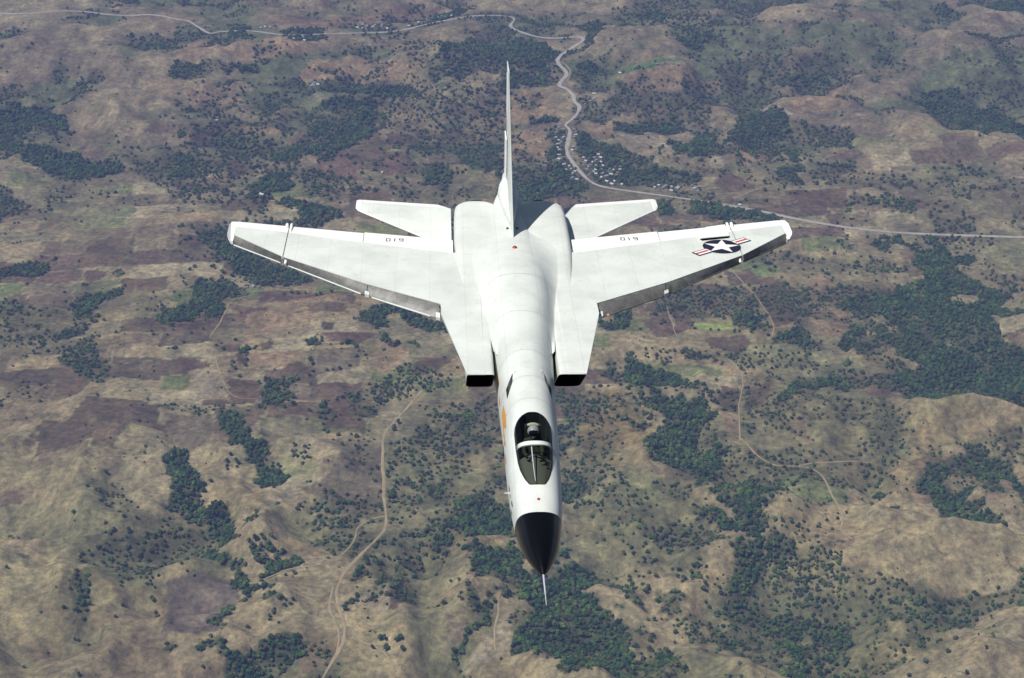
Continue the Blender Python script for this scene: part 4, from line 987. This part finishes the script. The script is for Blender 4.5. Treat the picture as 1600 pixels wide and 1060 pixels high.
# scattered trees and shrubs
LX, LY, LS = [], [], []
def put(x, y, s): LX.extend(np.atleast_1d(x)); LY.extend(np.atleast_1d(y)); LS.extend(np.atleast_1d(s))
def scatter_poly(reg, pts, n, s0, s1):
    x, y = land(px(reg, pts)); P = list(zip(x, y)); k = 0; x0, x1, y0, y1 = x.min(), x.max(), y.min(), y.max()
    X = R.uniform(x0, x1, n*6); Y = R.uniform(y0, y1, n*6); m = inside(P, X, Y); X, Y = X[m][:n], Y[m][:n]
    put(X, Y, R.uniform(s0, s1, len(X)))
def hedge(reg, pts, step, s0, s1, keep=.8, wob=3):
    x, y = land(px(reg, pts)); x, y = smooth_line(x, y, step); k = R.rand(len(x)) < keep
    put(x[k]+R.normal(0, wob, k.sum()), y[k]+R.normal(0, wob, k.sum()), R.uniform(s0, s1, k.sum()))
for a in [(3, [(920,820),(1000,740),(1090,680),(1280,740),(1290,790),(1150,850),(940,870)], 190, 3.5, 6.5), (5, [(910,0),(1050,0),(1060,120),(980,240),(930,240)], 46, 5, 9),
          (5, [(480,0),(560,0),(640,60),(560,100),(500,60)], 22, 4, 7), (5, [(200,60),(280,60),(280,130),(210,130)], 9, 5, 8), (5, [(310,440),(420,420),(460,520),(360,540)], 34, 5, 9),
          (5, [(900,850),(1010,850),(1010,930),(900,930)], 8, 7, 9), (5, [(1050,430),(1230,360),(1230,480),(1130,560)], 30, 5, 9), (6, [(1120,520),(1490,480),(1504,740),(1300,740),(1150,640)], 190, 3, 6.5),
          (6, [(1240,140),(1504,200),(1500,460),(1300,420),(1220,260)], 60, 3, 6), (6, [(420,480),(900,300),(960,420),(620,560)], 50, 3.5, 7), (6, [(700,560),(900,520),(900,620),(780,640)], 20, 4, 8),
          (6, [(1380,900),(1504,930),(1504,1060),(1360,1060)], 40, 5, 9), (6, [(560,780),(960,800),(900,900),(760,880)], 26, 4, 8), (6, [(420,1000),(700,1000),(700,1060),(420,1060)], 10, 5, 8),
          (6, [(430,620),(620,560),(680,640),(520,720)], 30, 4, 8), (6, [(230,60),(520,120),(430,300),(240,320)], 40, 4, 8), (4, [(1050,420),(1250,430),(1250,560),(1060,540)], 40, 4, 8),
          (4, [(680,390),(840,380),(840,430),(690,440)], 60, 3, 5), (4, [(1090,600),(1400,620),(1400,700),(1100,720)], 40, 4, 7), (4, [(620,600),(760,620),(760,700),(640,660)], 16, 4, 7),
          (4, [(240,860),(420,820),(520,960),(300,1060)], 46, 4, 8), (4, [(1130,130),(1250,150),(1260,220),(1150,260)], 14, 5, 9), (3, [(380,760),(580,750),(560,900),(400,880)], 40, 6, 10),
          (3, [(860,430),(910,430),(910,480),(860,480)], 20, 3, 5), (3, [(160,590),(330,560),(360,760),(200,760)], 12, 5, 9), (1, [(0,420),(330,380),(600,560),(560,640),(0,620)], 90, 5, 10),
          (1, [(880,170),(1180,180),(1180,230),(900,240)], 16, 7, 10), (1, [(0,640),(560,620),(560,940),(0,1000)], 170, 5, 11), (1, [(640,560),(1240,560),(1240,940),(640,940)], 150, 5, 11), (1, [(1180,420),(1599,400),(1599,640),(1200,640)], 90, 6, 11),
          (2, [(640,400),(1000,380),(1000,470),(760,500)], 18, 6, 9), (2, [(1000,200),(1599,160),(1599,420),(1000,330)], 80, 5, 9), (2, [(560,640),(1300,560),(1599,700),(1599,900),(1200,960),(700,760)], 120, 5, 10),
          (2, [(600,60),(1300,20),(1300,160),(700,180)], 60, 6, 10), (3, [(0,0),(640,60),(640,300),(0,300)], 120, 5, 10)]:
    scatter_poly(*a)
for a in [(5, [(925,80),(932,230),(940,330),(935,390),(880,440)], 13, 5, 8, .75), (5, [(930,560),(1060,520)], 10, 6, 9), (3, [(460,360),(560,345),(650,360),(760,345)], 12, 6, 9), (3, [(680,590),(700,540)], 10, 6, 10),
          (3, [(640,670),(640,740)], 9, 6, 9), (3, [(690,730),(840,695)], 9, 5, 8), (3, [(930,870),(1120,860),(1300,790),(1350,700)], 12, 5, 8), (3, [(1040,990),(1080,920),(1130,900)], 9, 6, 9),
          (4, [(740,410),(770,500),(800,590)], 10, 5, 8, .8), (4, [(880,520),(1060,515)], 10, 4, 6, .9), (4, [(850,350),(980,330),(1140,340)], 13, 4, 6, .7), (4, [(1000,340),(1010,400),(1060,470)], 12, 5, 7, .6),
          (4, [(1050,655),(1100,700),(1110,770),(1095,850)], 9, 5, 8, .9), (4, [(690,640),(800,620)], 10, 5, 8), (4, [(1070,250),(1170,350),(1240,440)], 16, 4, 7, .6), (4, [(1500,250),(1599,330)], 12, 4, 7, .7), (4, [(1440,400),(1599,390)], 12, 4, 6, .7),
          (4, [(630,800),(520,790)], 9, 5, 8), (4, [(1120,790),(1260,740)], 14, 4, 6, .6), (3, [(1300,470),(1160,430)], 9, 6, 9), (1, [(640,330),(700,345),(780,330)], 9, 6, 9, .9), (1, [(100,230),(170,205),(260,190)], 12, 5, 8, .8),
          (2, [(1240,780),(1360,760),(1500,800),(1599,800)], 10, 7, 10, .9), (2, [(1050,700),(1110,760),(1100,800)], 10, 6, 9), (2, [(700,740),(620,780)], 10, 6, 9), (2, [(700,920),(860,940),(1000,975)], 12, 6, 9, .7), (2, [(950,150),(1100,170)], 10, 7, 10, .9),
          (6, [(1200,220),(1300,190),(1380,150),(1300,130)], 9, 6, 9, .9), (6, [(270,270),(430,270)], 9, 5, 9), (6, [(600,520),(640,570)], 8, 5, 8), (6, [(860,640),(870,690)], 6, 6, 9), (5, [(1420,690),(1500,655)], 8, 7, 10), (5, [(480,180),(600,175),(700,220),(740,280)], 11, 4, 6, .6)]:
    hedge(*a)
n_open = 8500
x_ = R.uniform(-1750, 1750, n_open*2); y_ = 1640+3800*R.rand(n_open*2)**1.1
pr = (.05+1.2*sstep(.0, .35, fbm(x_, y_, 60, 3, 233)))*(.10+.55*sstep(.05, .45, fbm(x_, y_, 170, 4, 83)+.25*fbm(x_, y_, 60, 2, 222)) + 3.0*np.clip(sample(FB, x_, y_)-.03, 0, .45))
k = (R.rand(len(x_)) < pr) & (sample(FM, x_, y_) < .3); x_, y_ = x_[k], y_[k]
put(x_, y_, 2.6+5.2*R.rand(len(x_))**2.0)
hx = R.uniform(-1800, 1800, 60000); hy = R.uniform(2050, 4200, 60000); k = (sample(HEDGE*1.0, hx, hy) > .6) & (R.rand(60000) < .55)
put(hx[k], hy[k], 2.6+3.6*R.rand(k.sum())**1.5)
LX, LY, LS = np.array(LX), np.array(LY), np.array(LS)
# keep roads clear
def road_clear(X, Y, S):
    keep = np.ones(len(X), bool)
    for kd, rx, ry, wd in ROADPTS:
        for i in range(0, len(rx), 40):
            sx, sy = rx[i:i+41], ry[i:i+41]; c = (X > sx.min()-15) & (X < sx.max()+15) & (Y > sy.min()-15) & (Y < sy.max()+15) & keep
            idx = np.nonzero(c)[0]
            if len(idx) == 0: continue
            d2 = np.min((X[idx, None]-sx)**2+(Y[idx, None]-sy)**2, axis=1); keep[idx[d2 < (wd*.5+S[idx]*.42+.5)**2]] = False
    return keep
k = road_clear(FX, FY, FS); FX, FY, FS, FI = FX[k], FY[k], FS[k], FI[k]
k = road_clear(LX, LY, LS); LX, LY, LS = LX[k], LY[k], LS[k]
LI = R.randint(0, 4, len(LX)); LI = np.where(R.rand(len(LX)) < .1, 4, LI)
LZ = sample(ZZ, LX, LY); FZ = sample(ZZ, FX, FY)

# ------------------------------------------------------------------ houses
JETSIL = [(350,338),(440,345),(700,370),(640,362),(552,325),(560,305),(705,315),(735,312),(786,290),(786,90),(797,90),(800,318),(1025,303),(1030,328),(940,364),(1235,335),(1245,372),(935,500),(910,610),(885,612),(884,830),(852,940),(803,830),(785,620),(728,610),(690,498),(350,372)]
hidden = lambda u, v: bool(inside(JETSIL, np.array([u]), np.array([v]))[0])
WALLS = [mat('plaster_wall', (.42, .40, .35), .9), mat('board_wall', (.22, .18, .14), .9)]
ROOFS = [mat('zinc_roof', (.36, .37, .38), .45, .2), mat('pale_roof', (.50, .50, .48), .6), mat('rust_roof', (.26, .17, .13), .8), mat('thatch_roof', (.24, .20, .13), .95)]
def house_meshes(L_, W_, h, rh):
    ov = .5
    V = [(x, y, z) for z in (-1.2, h) for x, y in ((-L_/2, -W_/2), (L_/2, -W_/2), (L_/2, W_/2), (-L_/2, W_/2))]+[(-L_/2, 0, h+rh), (L_/2, 0, h+rh)]
    F = [(0, 1, 5, 4), (1, 2, 6, 9, 5), (2, 3, 7, 6), (3, 0, 4, 8, 7)]
    w = D.meshes.new('wall'); w.from_pydata(V, [], F); w.update()
    k = rh/(W_/2)*ov; a, b = L_/2+ov, W_/2+ov
    V = [(-a, -b, h-k), (a, -b, h-k), (a, 0, h+rh+.12), (-a, 0, h+rh+.12), (a, b, h-k), (-a, b, h-k)]; V += [(x, y, z-.15) for x, y, z in V]
    F = [(0, 1, 2, 3), (3, 2, 4, 5), (7, 6, 9, 8), (8, 9, 11, 10), (0, 6, 7, 1), (5, 4, 10, 11), (1, 7, 8, 2), (2, 8, 10, 4), (0, 3, 9, 6), (3, 5, 11, 9)]
    r = D.meshes.new('roof'); r.from_pydata(V, [], F); r.update(); return w, r
HM = [house_meshes(*a) for a in ((6, 4.5, 2.4, 1.4), (7.5, 5, 2.6, 1.6), (5, 4.2, 2.2, 1.3), (11, 6.5, 3, 1.9))]
HMATS = {}
for i, (w, r) in enumerate(HM):
    for wi, wm in enumerate(WALLS): c = w.copy(); c.materials.append(wm); HMATS['w', i, wi] = c
    for ri, rm in enumerate(ROOFS): c = r.copy(); c.materials.append(rm); HMATS['r', i, ri] = c
HP = []
def hs(reg, pts, n, where, pale=.8, big=0, grp=True):
    x, y = land(px(reg, pts)); P = list(zip(x, y)); X = R.uniform(x.min(), x.max(), n*30); Y = R.uniform(y.min(), y.max(), n*30); m = inside(P, X, Y); X, Y = X[m], Y[m]; c = 0
    for a, b in zip(X, Y):
        if c >= n: break
        if any((a-p[0])**2+(b-p[1])**2 < 13**2 for p in HP): continue
        if any(np.min((rx-a)**2+(ry-b)**2) < (wd/2+6.5)**2 for _, rx, ry, wd in ROADPTS): continue
        u, v = topx(a, b, float(sample(ZZ, a, b)))
        if hidden(u, v): continue
        HP.append((a, b, where, pale, big)); c += 1
hs(2, [(200,640),(250,620),(250,740),(330,860),(290,870),(210,760)], 20, 'left of the winding road above the jet tail')
hs(2, [(290,640),(310,640),(290,740),(320,800),(300,800),(275,740)], 7, 'close on the right of the winding road')
hs(2, [(340,760),(420,720),(440,780),(430,850),(380,860),(335,800)], 22, 'in the wooded village right of the road bend')
hs(2, [(440,800),(520,790),(520,830),(450,850)], 9, 'in the trees east of the wooded village')
hs(2, [(450,860),(540,875),(560,895),(450,880)], 7, 'along the north verge of the straight road')
hs(2, [(680,900),(700,885),(800,890),(790,925),(700,915)], 12, 'in the compound above the right tailplane', .95, 1)
hs(2, [(840,890),(900,890),(890,925),(840,920)], 5, 'east of the compound beside the straight road')
hs(2, [(1060,975),(1100,978),(1190,1010),(1100,1005)], 4, 'on the road verge above the right wing')
hs(2, [(590,600-280),(0+300,480),(330,500),(310,580),(290,560)], 6, 'beside the upper bends of the winding road')
hs(1, [(380,138),(470,145),(470,152),(380,146)], 6, 'on the far road at upper left')
hs(1, [(500,155),(600,150),(700,150),(700,180),(520,185)], 14, 'in the tree belt along the far road')
hs(1, [(820,125),(1010,120),(1010,150),(830,155)], 14, 'on the open verge above the far road', .95)
hs(1, [(1100,130),(1180,95),(1340,70),(1340,100),(1190,125)], 12, 'along the far road left of the fin tip')
hs(1, [(640,400),(690,400),(690,418),(640,418)], 3, 'in the clearing by the far wood', .95, 1)
hs(1, [(945,820),(980,820),(980,845),(945,845)], 1, 'alone on the reddish field left of the fin', .95)
hs(1, [(370,930),(430,930),(430,945),(370,945)], 1, 'alone beside the grove above the left wing tip', .95, 1)
hs(1, [(150,570),(220,570),(220,590),(150,590)], 2, 'in the hills at the far left edge')
hs(2, [(690,300),(740,310),(740,325),(690,322)], 2, 'on the green field under the far hill')
hs(3, [(290,780-450),(350,300),(390,290),(390,310),(340,330)], 2, 'by the pale pond under the left wing tip')
LAB = []
for i, (a, b, where, pale, big) in enumerate(HP):
    hi = 3 if big and R.rand() < .5 else int(R.randint(0, 3)); ri = int(R.randint(0, 2)) if R.rand() < pale else int(R.randint(2, 4)); wi = int(R.rand() < .35)
    h = empty('village_house', (a, b, float(sample(ZZ, a, b))), float(R.rand()*3.14))
    kind = ('grey-roofed', 'white-roofed', 'rusty-roofed', 'straw-roofed')[ri]; sz = 'long' if hi == 3 else 'small'
    lab = f'{sz} gabled house with {kind} {where}'
    LAB.append((h, a, f'{sz} {kind} house', where, 'house'))
    for nm, key in (('wall', ('w', hi, wi)), ('roof', ('r', hi, ri))):
        o = D.objects.new(nm, HMATS[key]); COL.objects.link(o); o.parent = h
HXY = np.array([(p[0], p[1]) for p in HP])
def house_clear(X, Y, S):
    k = np.ones(len(X), bool)
    for a, b in HXY:
        c = (np.abs(X-a) < 14) & (Y < b+9) & (Y > b-14); k &= ~(c & ((X-a)**2+((Y-b)*.8+1.5)**2 < (S*.5+3.2)**2))
    return k
HT = []
for a_, b_ in HXY:
    if R.rand() < .8: HT.append((a_+R.uniform(-1, 1)*9, b_+R.uniform(5, 10)))
HT = np.array(HT); FX = np.r_[FX, HT[:, 0]]; FY = np.r_[FY, HT[:, 1]]; FS = np.r_[FS, R.uniform(6, 9, len(HT))]; FI = np.r_[FI, R.randint(0, 4, len(HT))]; FZ = np.r_[FZ, sample(ZZ, HT[:, 0], HT[:, 1])]
k = house_clear(FX, FY, FS); FX, FY, FS, FI, FZ = FX[k], FY[k], FS[k], FI[k], FZ[k]
k = house_clear(LX, LY, LS); LX, LY, LS, LI, LZ = LX[k], LY[k], LS[k], LI[k], LZ[k]
for o in list(HMATS.values()): pass

# the 300 scattered trees that show largest are things of their own; the rest is ground cover nobody could count
u, v = topx(LX, LY, LZ); rng_ = np.sqrt(LX**2+LY**2+(LZ-H)**2)
inf = (u > 6) & (u < 1594) & (v > 6) & (v < 1054)
near_sil = np.zeros(len(LX), bool)
for dx_, dy_ in ((0, 0), (8, 0), (-8, 0), (0, 8), (0, -8)): near_sil |= inside(JETSIL, u+dx_, v+dy_)
dense = sample(FB, LX, LY) > .42
score = np.where(inf & ~near_sil & ~dense, LS/rng_, 0); order = np.argsort(-score); single = order[:300]; ising = np.zeros(len(LX), bool); ising[single] = True
PLACES = [(160, 130, 'on the hills left of the far road'), (160, 330, 'by the woods beyond the left wing tip'), (150, 560, 'on the plain at the left edge'), (130, 760, 'on the lower slopes at the left edge'), (150, 960, 'on the hills in the lower left corner'),
          (400, 90, 'on the far plain at upper left'), (420, 240, 'among the hills above the left wing'), (380, 470, 'on the farmland under the left wing tip'), (430, 610, 'around the square fields left of the jet'), (400, 740, 'between the two dark woods at lower left'),
          (400, 850, 'on the tan knoll near the lower left woods'), (450, 980, 'near the wood beside the forked dirt track'), (600, 100, 'below the far road'), (620, 250, 'around the reddish fields left of the fin'), (560, 480, 'below the left wing'),
          (640, 610, 'in the sparse orchard left of the intake'), (620, 690, 'by the start of the dirt track'), (640, 760, 'along the dirt track left of the cockpit'), (560, 900, 'beside the bend of the dirt track'), (700, 880, 'on the hummocky ground left of the nose cone'),
          (660, 1010, 'on the low hills right of the dirt track'), (760, 780, 'on the slope just left of the nose'), (780, 980, 'on the pale spur left of the probe'), (980, 100, 'below the far hills at upper right'), (1000, 200, 'on the tan knolls right of the winding road'),
          (1200, 100, 'on the far hills at upper right'), (1200, 230, 'on the fields above the right wing'), (1000, 320, 'between the right tailplane and wing'), (1250, 430, 'on the pasture beneath the right wing tip'), (1100, 480, 'around the crop strips under the right wing'),
          (980, 560, 'on the field edges right of the intake'), (930, 660, 'on the gully side right of the cockpit'), (1150, 600, 'between the wood and the light track'), (1250, 680, 'on the terraces at middle right'), (960, 760, 'right of the windshield on the bare slope'),
          (930, 850, 'on the yellowish slope right of the nose cone'), (1050, 820, 'on the bare ridge at lower right'), (1150, 760, 'near the forked gully wood'), (1060, 940, 'around the thickets at lower right'), (1250, 900, 'on the dry slope right of the river wood'),
          (1250, 780, 'below the curving path at right'), (1120, 1020, 'on the smooth spur at the bottom right'), (1290, 1020, 'in the hills at the lower right'), (1450, 200, 'on the land far out at upper right'), (1450, 450, 'on the land beyond the right wing tip'), (1450, 700, 'on the open land at the right edge'), (1450, 950, 'on the hills near the lower right edge'), (1020, 700, 'on the spur beside the dark ravine wood')]
PA = np.array([(p[0], p[1]) for p in PLACES], float)
KIND = ['round dark', 'broad green', 'upright dark', 'flat green', 'dry olive']
for i in single:
    s = float(LS[i]); ui, vi = float(u[i]), float(v[i]); pi_ = int(np.argmin((PA[:, 0]-ui)**2+(PA[:, 1]-vi)**2)); side = 'higher' if vi < PA[pi_, 1] else 'lower'
    size = 'big' if s > 7.5 else ('middling' if s > 5.5 else 'small'); kd = int(LI[i])
    t = empty('tree', (float(LX[i]), float(LY[i]), float(LZ[i])), float(R.rand()*6.28)); t.scale = (s, s, s*float(R.uniform(.8, 1.1)))
    LAB.append((t, ui, f'{size} {KIND[kd]} tree', PLACES[pi_][2], 'tree'))
    c = D.objects.new('crown', CR[kd]); COL.objects.link(c); c.parent = t; c.location = (0, 0, .22)
    b = D.objects.new('trunk', TRK[i % 3]); COL.objects.link(b); b.parent = t

ORD = 'leftmost second third fourth fifth sixth seventh eighth ninth tenth eleventh twelfth thirteenth fourteenth fifteenth sixteenth seventeenth eighteenth nineteenth twentieth'.split()
sets = {}
for it in LAB: sets.setdefault((it[2], it[3]), []).append(it)
for (what, where), its in sets.items():
    its.sort(key=lambda q: q[1])
    for k, (o, _, _, _, cat) in enumerate(its):
        n = len(its)
        lead = '' if n == 1 else (('left hand ', 'right hand ')[k] if n == 2 else ('leftmost ' if k == 0 else 'rightmost ' if k == n-1 else 'middle ' if n == 3 else ORD[k]+' from left, '))
        lab = (lead+what+' '+where).split(); assert len(lab) <= 16, lab
        tag(o, ' '.join(lab), cat, ('houses ' if cat == 'house' else 'trees ')+where)

def scatter(name, X, Y, Z, S, I, label):
    """one object: points that carry crowns through geometry nodes"""
    n = len(X); me = D.meshes.new(name); me.vertices.add(n); me.vertices.foreach_set('co', np.stack([X, Y, Z], 1).astype(np.float32).ravel())
    for nm, ty, dat in (('size', 'FLOAT', S.astype(np.float32)), ('spin', 'FLOAT', (R.rand(n)*6.28).astype(np.float32)), ('sort', 'INT', I.astype(np.int32))):
        a = me.attributes.new(nm, ty, 'POINT'); a.data.foreach_set('value', dat)
    o = D.objects.new(name, me); COL.objects.link(o); tag(o, label, kind='stuff')
    ng = D.node_groups.new(name, 'GeometryNodeTree'); ng.interface.new_socket('Geometry', in_out='INPUT', socket_type='NodeSocketGeometry'); ng.interface.new_socket('Geometry', in_out='OUTPUT', socket_type='NodeSocketGeometry')
    N = ng.nodes; L = ng.links; gi = N.new('NodeGroupInput'); go_ = N.new('NodeGroupOutput'); ci = N.new('GeometryNodeCollectionInfo'); ci.inputs['Collection'].default_value = CROWNS
    ci.inputs['Separate Children'].default_value = True; ci.inputs['Reset Children'].default_value = True
    ip = N.new('GeometryNodeInstanceOnPoints'); ip.inputs['Pick Instance'].default_value = True
    def attr(nm, ty): a = N.new('GeometryNodeInputNamedAttribute'); a.data_type = ty; a.inputs['Name'].default_value = nm; return a.outputs['Attribute']
    sz = attr('size', 'FLOAT'); sp = attr('spin', 'FLOAT'); so_ = attr('sort', 'INT'); cx = N.new('ShaderNodeCombineXYZ'); L.new(sp, cx.inputs['Z'])
    L.new(gi.outputs[0], ip.inputs['Points']); L.new(ci.outputs[0], ip.inputs['Instance']); L.new(so_, ip.inputs['Instance Index']); L.new(cx.outputs[0], ip.inputs['Rotation']); L.new(sz, ip.inputs['Scale']); L.new(ip.outputs[0], go_.inputs[0])
    o.modifiers.new('scatter', 'NODES').node_group = ng; return o
CROWNS = D.collections.new('crown_shapes')
for i, c in enumerate(CR):
    o = D.objects.new('crown_shape_%d' % i, c); CROWNS.objects.link(o)
scatter('woodland', FX, FY, FZ-.4, FS, FI, 'dark green woods filling the gullies and lining the roads')
r_ = ~ising; scatter('scrub', LX[r_], LY[r_], LZ[r_]+LS[r_]*.08, LS[r_], LI[r_], 'small scattered trees and bushes dotted over the dry land')
print('trees', len(FX), 'loose', len(LX), 'houses', len(HP))

# ------------------------------------------------------------------ air
zb = float(ZZ.min())-1.0; zt = H+3.5
V = [(x, y, z) for z in (zb, zt) for x, y in ((-38000, -38000), (38000, -38000), (38000, 42000), (-38000, 42000))]
hz = mesh_obj('haze', V, [(0, 3, 2, 1), (4, 5, 6, 7), (0, 1, 5, 4), (1, 2, 6, 5), (2, 3, 7, 6), (3, 0, 4, 7)], None)
hm = D.materials.new('haze_air'); hm.use_nodes = True; nt = hm.node_tree; nt.nodes.clear(); oo = nt.nodes.new('ShaderNodeOutputMaterial'); pv = nt.nodes.new('ShaderNodeVolumePrincipled')
pv.inputs['Density'].default_value = 7.8e-5; pv.inputs['Color'].default_value = (.36, .46, 1.0, 1); pv.inputs['Anisotropy'].default_value = 0.0
nt.links.new(pv.outputs[0], oo.inputs['Volume']); hz.data.materials.append(hm); tag(hz, 'thin blue haze hanging over the land', kind='stuff')
